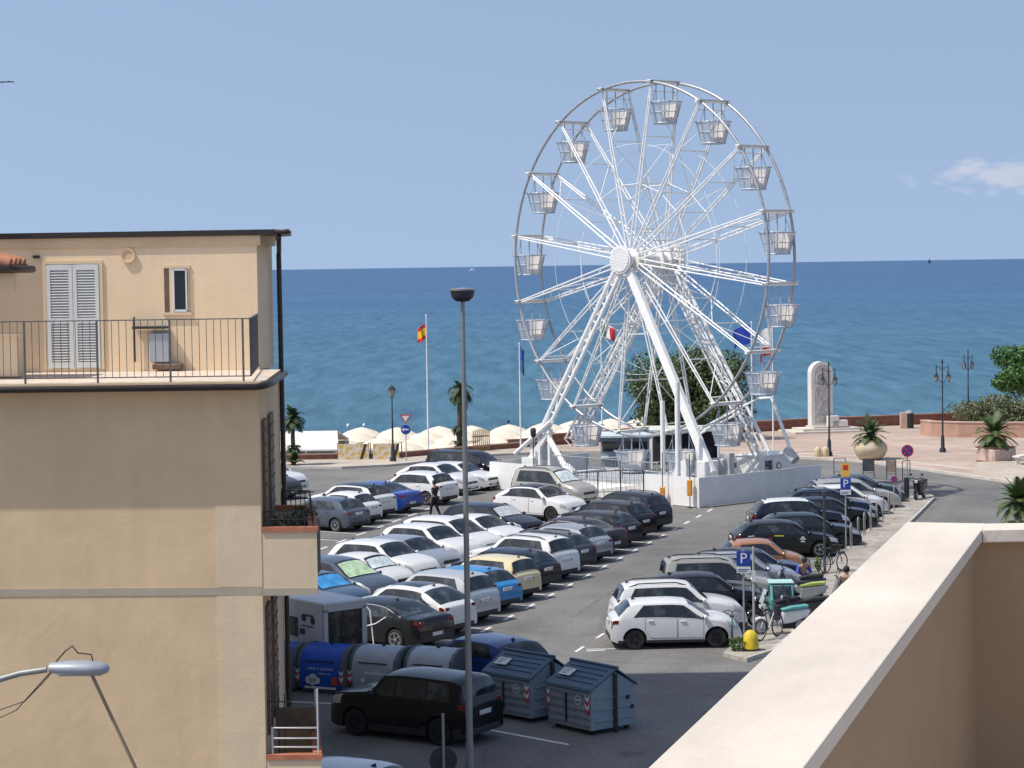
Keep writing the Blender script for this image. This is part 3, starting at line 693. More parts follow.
# outline control points are given from the rear bumper (0) to the nose (L)
TYPES = {
 'hatch': dict(L=4.05,W=1.75,H=1.47,wb=2.52,xr=.74,wr=.31, top=[(0,.62),(.06,.93),(.22,1.02),(.62,1.40),(1.1,1.46),(1.8,1.47),(2.35,1.43),(3.08,1.00),(3.5,.93),(3.85,.80),(4.0,.62),(4.05,.5)], belt=[(0,.90),(1,.98),(3.1,.88),(4.05,.65)], rw=(.22,.62), ws=(2.35,3.08), clad=.26),
 'golf': dict(L=4.28,W=1.80,H=1.46,wb=2.63,xr=.80,wr=.32, top=[(0,.60),(.05,.92),(.22,1.03),(.65,1.38),(1.1,1.45),(1.9,1.46),(2.4,1.42),(3.15,1.00),(3.6,.93),(4.05,.80),(4.23,.62),(4.28,.5)], belt=[(0,.92),(1,.97),(3.2,.90),(4.28,.65)], rw=(.22,.65), ws=(2.4,3.15), clad=.24),
 'city': dict(L=3.57,W=1.63,H=1.49,wb=2.30,xr=.62,wr=.29, top=[(0,.62),(.06,.90),(.25,1.03),(.62,1.38),(1.05,1.47),(1.6,1.49),(2.05,1.44),(2.66,1.02),(3.0,.95),(3.36,.80),(3.52,.62),(3.57,.5)], belt=[(0,.88),(1,.95),(2.7,.90),(3.57,.65)], rw=(.25,.62), ws=(2.05,2.66), clad=.24),
 'boxy': dict(L=3.64,W=1.62,H=1.55,wb=2.30,xr=.64,wr=.29, top=[(0,.60),(.05,.95),(.12,1.02),(.30,1.46),(.7,1.54),(1.6,1.55),(2.15,1.50),(2.78,1.08),(3.1,1.0),(3.42,.86),(3.58,.65),(3.64,.5)], belt=[(0,.98),(1,.98),(2.8,.95),(3.64,.7)], rw=(.12,.30), ws=(2.15,2.78), clad=.3),
 'suv': dict(L=4.36,W=1.83,H=1.62,wb=2.65,xr=.82,wr=.345, top=[(0,.66),(.05,1.02),(.20,1.12),(.58,1.52),(1.1,1.60),(1.9,1.62),(2.5,1.57),(3.2,1.13),(3.65,1.06),(4.1,.92),(4.3,.7),(4.36,.55)], belt=[(0,1.0),(1,1.08),(3.2,1.02),(4.36,.75)], rw=(.20,.58), ws=(2.5,3.2), clad=.36),
 'coupe_suv': dict(L=4.40,W=1.83,H=1.60,wb=2.65,xr=.82,wr=.35, top=[(0,.66),(.05,1.00),(.20,1.10),(.95,1.50),(1.4,1.58),(2.0,1.60),(2.55,1.55),(3.25,1.12),(3.7,1.05),(4.15,.92),(4.34,.7),(4.40,.55)], belt=[(0,1.02),(1,1.07),(3.2,1.02),(4.4,.75)], rw=(.22,.95), ws=(2.55,3.25), clad=.36),
 'boxy_suv': dict(L=4.30,W=1.82,H=1.68,wb=2.66,xr=.78,wr=.345, top=[(0,.62),(.05,1.0),(.12,1.10),(.38,1.56),(.8,1.66),(1.9,1.68),(2.45,1.63),(3.05,1.18),(3.5,1.12),(4.02,.98),(4.24,.72),(4.30,.55)], belt=[(0,1.06),(1,1.08),(3.05,1.05),(4.3,.8)], rw=(.12,.38), ws=(2.45,3.05), clad=.38),
 'jeep': dict(L=4.24,W=1.81,H=1.69,wb=2.57,xr=.80,wr=.35, top=[(0,.62),(.04,1.0),(.10,1.10),(.26,1.58),(.6,1.67),(1.9,1.69),(2.5,1.65),(2.98,1.20),(3.4,1.15),(4.02,1.06),(4.2,.80),(4.24,.55)], belt=[(0,1.08),(1,1.08),(3.0,1.08),(4.24,.9)], rw=(.10,.26), ws=(2.5,2.98), clad=.40),
 'sedan': dict(L=4.72,W=1.84,H=1.44,wb=2.83,xr=.98,wr=.33, top=[(0,.60),(.05,.93),(.15,1.02),(.62,1.05),(1.45,1.38),(1.9,1.43),(2.4,1.44),(2.8,1.40),(3.55,.99),(4.0,.92),(4.45,.78),(4.66,.6),(4.72,.5)], belt=[(0,.93),(.6,1.0),(1.6,.97),(3.5,.90),(4.72,.65)], rw=(.66,1.45), ws=(2.8,3.55), clad=.24),
 'wagon': dict(L=4.62,W=1.80,H=1.50,wb=2.70,xr=.96,wr=.32, top=[(0,.60),(.05,.95),(.18,1.04),(.55,1.38),(1.0,1.46),(2.1,1.49),(2.7,1.44),(3.45,1.01),(3.9,.93),(4.36,.80),(4.56,.62),(4.62,.5)], belt=[(0,.95),(1,.99),(3.5,.92),(4.62,.65)], rw=(.18,.55), ws=(2.7,3.45), clad=.24),
 'mpv': dict(L=4.24,W=1.82,H=1.80,wb=2.70,xr=.72,wr=.32, top=[(0,.62),(.04,1.0),(.07,1.12),(.18,1.70),(.5,1.79),(1.9,1.80),(2.4,1.72),(3.2,1.15),(3.55,1.05),(3.98,.90),(4.18,.68),(4.24,.5)], belt=[(0,1.08),(1,1.08),(3.1,1.0),(4.24,.75)], rw=(.07,.18), ws=(2.4,3.2), clad=.30),
 'minivan': dict(L=4.50,W=1.83,H=1.64,wb=2.73,xr=.86,wr=.33, top=[(0,.62),(.05,1.0),(.15,1.10),(.50,1.54),(1.0,1.62),(2.0,1.64),(2.6,1.57),(3.5,1.06),(3.85,.98),(4.25,.84),(4.44,.65),(4.50,.5)], belt=[(0,1.02),(1,1.04),(3.4,.95),(4.5,.7)], rw=(.15,.50), ws=(2.6,3.5), clad=.26),
 'van': dict(L=4.90,W=1.90,H=1.78,wb=3.1,xr=.85,wr=.33, top=[(0,.62),(.04,1.0),(.07,1.15),(.18,1.66),(.5,1.76),(2.6,1.78),(3.1,1.70),(3.95,1.16),(4.3,1.10),(4.66,.92),(4.84,.68),(4.90,.5)], belt=[(0,1.12),(1,1.14),(3.9,1.08),(4.9,.8)], rw=(.07,.18), ws=(3.1,3.95), clad=.30),
}
class CarShape:
    def __init__(s, T): s.T = T; s.hw = T['W']/2
    def plan(s, x):
        T = s.T; L = T['L']
        k = 1.0
        if x > L-.75: k -= .20*((x-(L-.75))/.75)**2.2
        if x < .5: k -= .10*((.5-x)/.5)**2.2
        return s.hw*k
    def zlow(s, x):
        T = s.T; z = .20
        if x < .3: z += .12*((.3-x)/.3)**2
        if x > T['L']-.35: z += .06*((x-T['L']+.35)/.35)**2
        for xw in (T['xr'], T['xr']+T['wb']):
            ra = T['wr']+.065; d = abs(x-xw)
            if d < ra: z = max(z, T['wr']*.98+sqrt(max(0, ra*ra-d*d)))
        return z
    def pt(s, x, v):
        """v: 0 sill .. 1 shoulder .. 2 roof edge .. 3 centre line (left side, y>0)"""
        T = s.T; w = s.plan(x); zt = interp(T['top'], x); zl = min(s.zlow(x), zt-.06)
        zb = min(interp(T['belt'], x), zt-.05)
        zb = max(zb, zl+.02)
        h = zt-zb
        if v <= 1:
            z = zl + (zb-zl)*v
            # barrel section: widest at about .55 m
            q = (z-.55)/.5
            y = w*(1-.035*q*q) if z > .55 else w*(1-.06*q*q)
            return Vector((x, y, z))
        y1 = w*(1-.035*((zb-.55)/.5)**2)
        cab = smooth((h-.10)/.25)
        inset = .30*h*cab + .05*(1-cab)
        ze = zt - (.075*cab + .035*(1-cab))
        ye = y1 - inset
        if v <= 2:
            t = v-1
            bow = .018*sin(pi*t)*cab
            return Vector((x, y1+(ye-y1)*t+bow, zb+(ze-zb)*t))
        t = v-2
        y = ye*(1-t); z = ze + (zt-ze)*(1-(1-t)**2.6)
        return Vector((x, y, z))
    def nrm(s, x, v):
        a = s.pt(x+.02, v)-s.pt(x-.02, v); e = .03
        b = s.pt(x, min(3, v+e))-s.pt(x, max(0, v-e))
        n = a.cross(b)
        if n.length < 1e-9: return Vector((0,0,1))
        n.normalize(); c = Vector((0, .0, .7))
        if n.dot(s.pt(x, v)-Vector((x,0,.7))) < 0: n = -n
        return n
    def patch(s, mb, fx, va, vb, nx=8, nv=4, off=.006, mi=0, both=True, mirror=False):
        """panel on the body: fx(t_v) -> (x0,x1) for every height"""
        sides = (1,) if not both else (1, -1)
        if mirror: sides = (-1,)
        for sd in sides:
            vs = []; fs = []
            for j in range(nv+1):
                v = va+(vb-va)*j/nv; x0, x1 = fx(j/nv)
                for i in range(nx+1):
                    x = x0+(x1-x0)*i/nx; p = s.pt(x, v)+s.nrm(x, v)*off
                    vs.append((p.x, p.y*sd, p.z))
            for j in range(nv):
                for i in range(nx):
                    a = j*(nx+1)+i; q = (a, a+1, a+nx+2, a+nx+1)
                    fs.append(q if sd < 0 else q[::-1])
            mb.add(vs, fs, mi)
    def across(s, mb, x0, x1, v0, nx=8, ny=5, off=.006, mi=0, yk=1.0):
        """panel crossing the centre line (screens, roof) from v0 on one side to v0 on the other"""
        vs = []; fs = []; m = 2*ny
        for i in range(nx+1):
            x = x0+(x1-x0)*i/nx
            for j in range(m+1):
                v = v0+(3-v0)*(1-abs(j-ny)/ny); sd = 1 if j < ny else -1
                p = s.pt(x, v)+s.nrm(x, min(v,2.97))*off
                vs.append((p.x, p.y*sd*yk, p.z))
        for i in range(nx):
            for j in range(m):
                a = i*(m+1)+j; fs.append((a, a+1, a+m+2, a+m+1))
        mb.add(vs, fs, mi)
    def body(s, clad=True):
        T = s.T; L = T['L']; xs = set([0, .03, L-.03, L, .015, L-.015])
        n = 54
        for i in range(n+1): xs.add(round(L*i/n, 4))
        for xw in (T['xr'], T['xr']+T['wb']):
            ra = T['wr']+.065
            for k in range(13): xs.add(round(xw-ra*cos(pi*k/12), 4))
            xs.add(round(xw-ra-.004, 4)); xs.add(round(xw+ra+.004, 4))
        for p in T['top']: xs.add(p[0])
        xs = sorted(xs); xs = [x for i, x in enumerate(xs) if i == 0 or x-xs[i-1] > .003]
        V = [0, .12, .3, .5, .7, .88, 1.0, 1.12, 1.4, 1.7, 1.9, 2.0, 2.08, 2.2, 2.45, 3.0]
        mb = MB(); m = len(V); nv = 2*m-1
        vs = []
        for x in xs:
            for j in range(nv):
                k = j if j < m else 2*m-2-j
                p = s.pt(x, V[k]); vs.append((p.x, p.y if j < m else -p.y, p.z))
        fs = []; ms = []
        for i in range(len(xs)-1):
            for j in range(nv-1):
                a = i*nv+j; f = (a, a+1, a+nv+1, a+nv)
                zc = sum(vs[q][2] for q in f)/4
                fs.append(f[::-1]); ms.append(1 if zc < T['clad'] and clad else 0)
            a = i*nv; fs.append((a, a+nv, a+2*nv-1, a+nv-1)[::-1]); ms.append(1)
        k = (len(xs)-1)*nv
        fs.append(tuple(range(nv))); ms.append(0); fs.append(tuple(range(k+nv-1, k-1, -1))); ms.append(0)
        o = len(mb.v); mb.v += [Vector(p) for p in vs]
        mb.f += fs; mb.m += ms
        return mb

WHEEL_MESH = {}
def wheel_obj(r, dark, parent, loc, flip):
    key = (round(r,3), dark)
    if key not in WHEEL_MESH:
        Mx = Matrix.Rotation(-pi/2, 4, 'X')     # axis along +y
        t = MB(); w_ = .105
        t.lathe([(r*.66,-w_),(r*.9,-w_),(r*.98,-w_*.75),(r,-w_*.3),(r,w_*.3),(r*.98,w_*.75),(r*.9,w_),(r*.68,w_*.98),(r*.66,w_*.7)], n=24, M=Mx)
        to = t.build('wheel', tyre_m, None, smooth=40)
        q = MB(); q.lathe([(0,w_*.55),(r*.30,w_*.50),(r*.62,w_*.3),(r*.66,w_*.3)], n=20, M=Mx, mi=1)
        q.lathe([(r*.60,w_*.55),(r*.60,w_*.96),(r*.69,w_*.98),(r*.70,w_*.6)], n=24, M=Mx)
        for k in range(5):
            for d in (-.12, .12):
                a = 2*pi*k/5+d
                q.add([(cos(a-.05)*r*.14,w_*.98,sin(a-.05)*r*.14),(cos(a+.05)*r*.14,w_*.98,sin(a+.05)*r*.14),(cos(a+.05)*r*.64,w_*.86,sin(a+.05)*r*.64),(cos(a-.05)*r*.64,w_*.86,sin(a-.05)*r*.64)], [(3,2,1,0)])
        q.lathe([(0,w_*1.02),(r*.15,w_*1.0),(r*.17,w_*.6)], n=12, M=Mx)
        ri = q.build('rim', [rim_dark if dark else rim_m, trim_m], None, smooth=40)
        WHEEL_MESH[key] = (to.data, ri.data)
        bpy.data.objects.remove(to); bpy.data.objects.remove(ri)
    a, b = WHEEL_MESH[key]
    o = bpy.data.objects.new('wheel', a); COL.objects.link(o); o.parent = parent; o.location = loc
    o.rotation_euler = (0, 0, pi if flip else 0)
    i = bpy.data.objects.new('rim', b); COL.objects.link(i); i.parent = o
    return o
MIRROR_ = {}
def make_car(kind, name='parked_car', rails=False, dark_rims=False, wag=False):
    """prototype: Empty at the ground under the middle of the car, nose towards +x"""
    T = TYPES[kind]; s = CarShape(T); L = T['L']; cx = L/2
    root = thing(name, None, None)
    def part(n, mb, m, par=root, smooth=40):
        mb.v = [Vector((p.x-cx, p.y, p.z)) for p in mb.v] if par is root else mb.v
        return mb.build(n, m, par, smooth=smooth)
    P = PAINT['white']
    part('body', s.body(), [P, trim_m], smooth=38)
    zt = lambda x: interp(T['top'], x)
    # glass
    rw0, rw1 = T['rw']; ws0, ws1 = T['ws']
    g = MB(); s.across(g, ws0+.05, ws1-.02, 2.05, off=.007); part('windscreen', g, car_glass)
    g = MB(); s.across(g, rw0+.03, rw1-.0, 2.0 if kind not in ('mpv','van') else 1.95, off=.009, yk=.97); part('rear_window', g, car_glass)
    # side panes, following the leaning screen pillars
    def xr(v):   # rear edge of the glasshouse at height fraction v
        tgt = interp(T['belt'], (rw0+rw1)/2); lo = rw0+.05+(rw1-rw0)*v
        return lo+.30
    def xf(v): return ws1-.12-(ws1-ws0)*v
    bpil = T['xr']+T['wb']*.47+.12; cp = T['xr']+.16
    vlo, vhi = 1.07, 1.86
    def rng_(a, b): return lambda t: (a(t), b(t))
    k3 = lambda c: (lambda t: c)
    panes = []
    if kind == 'city': panes = [(k3(bpil+.10), xf), (lambda t: max(xr(t), .55+.3*t), k3(bpil+.0))]
    else: panes = [(k3(bpil+.05), xf), (k3(cp+.28), k3(bpil-.03)), (lambda t: min(xr(t), cp+.05), k3(cp+.21))]
    if kind in ('hatch','golf','jeep','sedan','boxy'): panes = panes[:2] if kind in ('hatch','golf') else panes
    if kind in ('hatch','golf'): panes[1] = (lambda t: min(.62+.42*t+.1*(1-t), cp+.3), k3(bpil-.03))
    if kind == 'sedan': panes[2] = (lambda t: .98+.55*t+.1, k3(cp+.21)); panes[2] = (lambda t: min(1.0+.52*t, cp+.12), k3(cp+.22))
    ga, gb = panes[-1][0], panes[0][1]
    for mir in (False, True):
        g = MB(); s.patch(g, rng_(lambda t: ga(t)-.02, lambda t: gb(t)+.03), vlo-.03, vhi+.03, 12, 4, .0035, both=False, mirror=mir); part('pillar_trim', g, black_plastic)
    for (a, b) in panes:
        for mir in (False, True):
            g = MB(); s.patch(g, rng_(a, b), vlo, vhi, 7, 4, .007, both=False, mirror=mir); part('side_window', g, car_glass)
    if kind in ('sedan','coupe_suv','suv'):
        for mir in (False, True):
            g = MB(); s.patch(g, rng_(lambda t: ga(t)-.02, lambda t: gb(t)+.03), vhi+.035, vhi+.085, 12, 1, .008, both=False, mirror=mir)
            if kind == 'sedan': part('window_trim', g, chrome)
    # doors with their gaps and handles
    dv0, dv1 = .20, .985
    for (a, b) in ((bpil+.03, T['xr']+T['wb']-T['wr']-.10), (T['xr']+T['wr']+.02, bpil-.01)):
        if kind == 'city' and b < bpil: continue
        for mir in (False, True):
            g = MB(); s.patch(g, lambda t: (a-.012, b+.012), dv0-.02, dv1, 5, 5, .002, 1, both=False, mirror=mir)
            s.patch(g, lambda t: (a, b), dv0, dv1-.01, 5, 5, .005, 0, both=False, mirror=mir)
            dr = part('door', g, [P, trim_m])
            h = MB(); hx = a+.16; p = s.pt(hx, .88); sd = -1 if mir else 1
            h.box((hx-cx, (p.y+.02)*sd, p.z), (.17,.035,.035), ch=.01); h.build('handle', [P], dr)
    # lamps
    for sd in (1, -1):
        g = MB(); s.patch(g, lambda t: (L-.52+.1*(1-t), L-.10-.10*t), .78, 1.5, 6, 4, .010, both=False, mirror=sd < 0); part('headlight', g, lens_clear)
        g = MB()
        tall = kind in ('boxy','mpv','van','boxy_suv')
        zt_ = .98 if not tall else 1.15; hh = .17 if not tall else .34
        s.patch(g, lambda t: (.02, .24 if not tall else .10), .84, .99, 4, 3, .010, both=False, mirror=sd < 0)
        yb = s.plan(.02)*.86
        zc = interp(T['belt'], 0)-.10
        xb = .012
        zz = zc+(.08 if tall else 0)
        xq = [q*.005 for q in range(120)]; x_in = next((q for q in xq if interp(T['top'], q) >= zz+hh*.35), .05)
        g.box((x_in+.035, (s.plan(x_in)*(.88 if tall else .82))*sd, zz), (.09,.11 if tall else .22,hh), ch=.015)
        part('taillight', g, lens_red)
        # mirror
        p = s.pt(ws1-.16, 1.12); g = MB(); g.box((p.x-.02, (p.y+.10)*sd, p.z+.06), (.13,.20,.14), ch=.04); g.box((p.x-.092, (p.y+.11)*sd, p.z+.06), (.006,.15,.10), 1)
        part('mirror', g, [P, car_glass])
    # plates, grille, bumper insert
    g = MB(); g.box((-.012, 0, .80 if kind not in ('sedan','coupe_suv') else .50), (.03,.52,.11)); g.box((-.029,-.23,.80 if kind not in ('sedan','coupe_suv') else .50),(.006,.04,.10),1); part('number_plate', g, [plate_m, plate_ink])
    g = MB(); g.box((L+.004, 0, .42), (.03,.50,.11)); part('number_plate', g, [plate_m])
    g = MB(); zg = interp(T['top'], L-.06)
    g.box((L-.045, 0, .62), (.06, s.hw*1.05, .14), ch=.02); g.box((L-.02, 0, .36), (.05, s.hw*1.15, .12), ch=.02); part('grille', g, trim_m)
    g = MB(); g.box((.01, 0, .36), (.06, s.hw*1.45, .16), ch=.02); part('bumper', g, trim_m)
    if rails:
        for sd in (1, -1):
            g = MB(); pts = []
            for i in range(7):
                x = rw1+.15+(ws0-rw1-.25)*i/6; p = s.pt(x, 2.12); pts.append((p.x, p.y*sd, p.z+(.055 if 0 < i < 6 else .0)))
            g.tube(pts, .022, 6); part('roof_rail', g, trim_m)
    g = MB(); g.slab([(rw1+.10,-.012,zt(rw1+.2)-.01),(rw1+.28,-.012,zt(rw1+.2)-.01),(rw1+.12,-.012,zt(rw1+.2)+.07)],(0,.024,0)); part('aerial', g, trim_m)
    for x, flipx in ((T['xr'],0),(T['xr']+T['wb'],0)):
        for sd in (1, -1):
            wheel_obj(T['wr'], dark_rims, root, (x-cx, sd*(s.hw-.125), T['wr']), sd < 0)
    root['_shape'] = kind
    return root
PROTO = {}
def place_car(kind, col, x, y, heading, label, group, rails=False, dark=False, roof=None, shade=None, rimcol=None, cat='car', sunroof=False, extra=None):
    key = (kind, rails, dark)
    if key not in PROTO: PROTO[key] = make_car(kind, rails=rails, dark_rims=dark)
    o = copy_tree(PROTO[key]); del o['_shape']
    o.location = (x, y, 0); o.rotation_euler = (0, 0, radians(heading))
    tag(o, label, cat, group)
    for ch in o.children_recursive:
        n = ch.name.split('.')[0]
        if n in ('body','door','mirror','handle'):
            ch.material_slots[0].link = 'OBJECT'; ch.material_slots[0].material = PAINT[col]
    T = TYPES[kind]; s = CarShape(T); cx = T['L']/2
    def add(n, g, m):
        g.v = [Vector((p.x-cx, p.y, p.z)) for p in g.v]; g.build(n, m, o, smooth=40)
    if roof:
        g = MB(); s.across(g, T['rw'][1]+.02, T['ws'][0]+.0, 2.05, off=.006); add('roof_panel', g, PAINT[roof] if roof in PAINT else car_glass)
    if sunroof:
        g = MB(); s.across(g, T['rw'][1]+.35, T['ws'][0]-.05, 2.3, off=.006); add('glass_roof', g, car_glass)
    if shade:
        g = MB(); s.across(g, T['ws'][0]+.16, T['ws'][1]-.08, 2.12, off=.009); add('sunshade', g, shade)
    EXTRA.append((o, s, cx))
    return o
EXTRA = []
shade_silver = mat('silver_sunshade', (.62,.66,.66), .35, .3, var=.25, scale=5)
shade_green = mat('green_sunshade', (.45,.60,.38), .5, var=.35, scale=4)
shade_blue = mat('blue_sunshade', (.06,.30,.62), .4, var=.3, scale=4)
shade_white = mat('white_sunshade', (.6,.68,.68), .4, var=.4, scale=5)

# ---- right-hand column of the middle block: noses to -x, tails to the aisle
GM = 'cars parked tail-out along the middle aisle'
Y = lambda k: 66.0+2.58*k
def midR(k, kind, col, label, dx=0.0, dy=0.0, **kw):
    L = TYPES[kind]['L']; h = 160+random.uniform(-1.5,1.5); return place_car(kind, col, -22.2+L/2*cos(radians(h))+dx, Y(k)+L/2*sin(radians(h))+dy-.1, h, label, GM, **kw)
midR(0,'sedan','black','black saloon with chrome window line parked tail-out behind the lamp post, nearest in its row', dy=.15, sunroof=False)
midR(1,'coupe_suv','white','white coupe SUV with wide dark rear window, just beyond the black saloon', dark=True, sunroof=True)
midR(2,'boxy_suv','lightgrey','silver grey estate with large red tail lights, before the bright blue hatchback')
midR(3,'golf','azure','bright blue hatchback with dark tailgate beside the pale yellow small car')
midR(4,'boxy','cream','pale yellow boxy small car with tall red tail lights')
midR(5,'golf','navy','dark navy hatchback with red tail lights right beside the pale yellow car', dark=True)
midR(6,'boxy_suv','white','white SUV with black roof rails and wheel-arch trim beyond the navy hatchback', rails=True)
midR(7,'wagon','darkgrey','dark grey estate car with red tail lights between two pale cars')
midR(8,'hatch','silver','silver hatchback tail-out between the dark grey estate and the maroon saloon')
midR(9,'sedan','maroon','dark maroon saloon with white number plate tail-out in the far half of the row')
midR(10,'golf','greenblack','black hatchback third from the far end of the middle row', dark=True)
midR(11,'suv','black','black SUV second from the far end of the middle row', dark=True)
midR(12,'boxy_suv','navy','dark navy SUV at the far end of the middle row, by the orange box', dy=.6, rails=True)
# ---- left-hand column of the middle block: noses to +x
GL = 'cars parked nose-in to the middle line'
def midL(y, kind, col, label, dx=0.0, **kw):
    L = TYPES[kind]['L']; h = -20+random.uniform(-1.5,1.5); return place_car(kind, col, -26.85-L/2*cos(radians(h))+dx, y-L/2*sin(radians(h)), h, label, GL, **kw)
midL(71.3,'hatch','bluegrey','dark blue grey car with bright blue sunshade, half hidden behind the kiosk', dx=.15, shade=shade_blue)
midL(73.8,'minivan','slate','dark slate people carrier with green sunshade behind its windscreen', dx=.25, shade=shade_green)
midL(76.3,'city','pearl','small rounded off-white city car with pale sunshade', dx=.05, shade=shade_white)
midL(78.9,'suv','white','white SUV with dark grille nose-in just beyond the small rounded city car', dx=.05)
midL(81.5,'golf','silver','silver hatchback nose-in between two white cars of the left column', dx=.1)
midL(84.1,'suv','white','white SUV with a thin black front bumper, beyond the silver hatchback', dx=.1, dark=True)
midL(86.7,'minivan','white','white people carrier crossed by the tall lamp post in the left column', dx=.2)
midL(89.4,'sedan','white','white saloon with long sloping rear nose-in beside the white boxy SUV', dx=.5)
midL(93.2,'wagon','navy','dark navy estate with silver sunshade in its windscreen', shade=shade_silver)
midL(100.5,'coupe_suv','white','white crossover with black roof and dark pillars, beside the beige van', dx=.0, roof='black', dark=True)
midL(107.2,'mpv','beige','beige van with roof rails and pale sunshade in front of the white wheel hoarding', dx=-1.2, rails=True, shade=shade_white, cat='van')
# ---- far left group, tails or noses to +x
GF = 'cars parked at the far left of the lot'
def farL(y, kind, col, label, xe=-36.0, head=164, **kw):
    L = TYPES[kind]['L']; h = head+random.uniform(-2,2); return place_car(kind, col, xe-L/2*cos(radians(16)), y+(.55 if head > 90 else .3), h, label, GF, **kw)
farL(95.3,'hatch','slate','slate grey hatchback tail-out, nearest of the far left group, beside the balcony', xe=-35.6)
farL(97.7,'city','white','small white hatchback with dark side glass behind the slate grey hatchback', xe=-35.9)
farL(100.3,'suv','pearl','white crossover with dark roof and black wheel arches beside the royal blue saloon', xe=-36.1, roof='navy', dark=True)
farL(102.95,'sedan','blue','royal blue saloon tail-out in the far left group', xe=-35.7)
farL(106.7,'suv','white','white SUV tail-out between the blue saloon and the walking man', xe=-35.1)
farL(111.6,'coupe_suv','white','white coupe SUV nose-out beside the lamp post, behind the walking man', xe=-35.4, head=-14, dark=True)
farL(113.9,'golf','white','white hatchback nose-out just in front of the black van', xe=-35.0, head=-14, dark=True)
farL(117.4,'van','black','black passenger van with dark windows at the far end by the white hoarding', xe=-35.2, head=-14, dark=True, cat='van')
farL(110.9,'suv','white','white car nose-out at the far left edge beside the dark one, by the palm', xe=-44.7, head=-14)
farL(108.1,'mpv','darkgrey','dark van at the far left, half hidden behind the building edge', xe=-43.9, head=-14, cat='van')
# ---- right-hand block: noses to the pavement (+x)
GR = 'cars parked nose-in along the right-hand pavement'
def right(y, kind, col, label, dx=0.0, rot=0, **kw):
    L = TYPES[kind]['L']; h = 20+rot+random.uniform(-1,1); return place_car(kind, col, -13.45-L/2*cos(radians(h))+dx, y, h, label, GR, **kw)
right(68.35,'hatch','white','white five-door hatchback parked nearest the yellow bollard', dx=.08, dark=True)
right(70.7,'boxy_suv','white','white SUV with black roof rails right behind the white hatchback', dx=-.2, rails=True)
right(73.4,'coupe_suv','black','black car with a small tailgate spoiler between the white SUV and the beige boxy van', dx=.1, dark=True)
right(75.95,'mpv','beige','beige boxy family van with roof rails and tall windows', dx=.15, rails=True)
right(78.5,'suv','silver','pale silver SUV behind the beige boxy van, white bonnet showing past the parking sign', dx=.35, rails=True)
right(80.9,'golf','navy','dark navy hatchback between the silver SUV and the copper orange car', dx=.3)
right(83.5,'city','orange','copper orange hatchback in the right-hand row', dx=-.15)
bs = right(90.1,'golf','black','black hatchback with yellow, red and white stickers on its side', dx=-.1)
right(92.9,'golf','greenblack','dark hatchback right behind the stickered black one', dx=.4, dark=True)
right(97.0,'suv','navy','dark navy SUV with a white roof in the right-hand row', dx=-.6, roof='white')
right(99.3,'golf','black','black hatchback behind the white-roofed navy SUV', dx=.2, dark=True)
right(101.2,'suv','navy','dark blue SUV with dark roof rails under the far parking sign', dx=0, rails=True)
right(104.6,'hatch','white','white hatchback in the right-hand row beyond the far parking sign', dx=.05)
right(107.4,'wagon','beige','beige estate car near the far end of the right-hand row', dx=.25)
right(110.0,'sedan','darkgrey','dark grey saloon at the far end of the right-hand row beside the no-parking sign', dx=.15)
# stickers on the black hatchback (yellow bar, red bar, round white emblem)
o, s_, cx_ = [e for e in EXTRA if e[0] is bs][0]
for (col, x0, x1, v0, v1) in (((.55,.48,.03),1.6,1.98,.90,.96),((.45,.05,.03),1.2,1.5,.74,.81),((.6,.6,.6),2.62,2.86,.74,.80),((.6,.6,.6),2.68,2.80,.82,.90),((.6,.6,.6),2.66,2.82,.60,.68),((.6,.6,.6),.55,.80,.78,.90)):
    g = MB(); s_.patch(g, lambda t: (x0, x1), v0, v1, 3, 2, .009, both=False, mirror=True)
    g.v = [Vector((p.x-cx_, p.y, p.z)) for p in g.v]; g.build('sticker', mat('sticker_%d' % int(col[0]*100+col[1]*1000), col, .5, var=.08, scale=5), o)
# ---- the loose ones in the shade
place_car('jeep','black',-18.70,53.75,164,'black boxy off-roader with spare-free tailgate passing the grey bins in the shade','cars standing loose by the bins', dark=True)
place_car('golf','deepblue',-19.1,60.6,150,'deep blue hatchback half hidden behind the two grey bins','cars standing loose by the bins')
place_car('golf','white',-17.55,44.3,168,'white car of which only the roof shows at the bottom edge, by the lower balcony','cars standing loose by the bins')

for r_ in PROTO.values():
    for ch in list(r_.children_recursive): bpy.data.objects.remove(ch)
    bpy.data.objects.remove(r_)
# tidy the names: the prototypes took the plain ones
# ================================================================== THE FERRIS WHEEL
HUBZ = 12.02; RW = 9.05
FW = thing('ferris_wheel', 'tall white Ferris wheel with open basket gondolas at the far side of the car park', 'ferris wheel', G(7.08, 117, 0), radians(-31))
def part(n, mb, m, par=FW, smooth=None, **k): return mb.build(n, m, par, smooth=smooth, **k)
rim_steel = mat('rim_steel', (.40,.41,.42), .4, .5, var=.15, scale=3)
truss_m = mat('white_truss', (.78,.78,.76), .45, var=.08, scale=2)
bulb_m = mat('lamp_strip', (.75,.77,.80), .4, var=.12, scale=6)
YR = .95; YH = 1.85
C = Vector((0,0,HUBZ))
def rp(a, r, y): return C + Vector((r*sin(a), y, r*cos(a)))
A0 = radians(8.4); N = 16
for y in (-YR, YR):
    mb = MB(); pts = [rp(2*pi*i/96, RW, y) for i in range(97)]
    mb.tube(pts, .075, 8, caps=False)
    part('rim', mb, rim_steel, smooth=50)
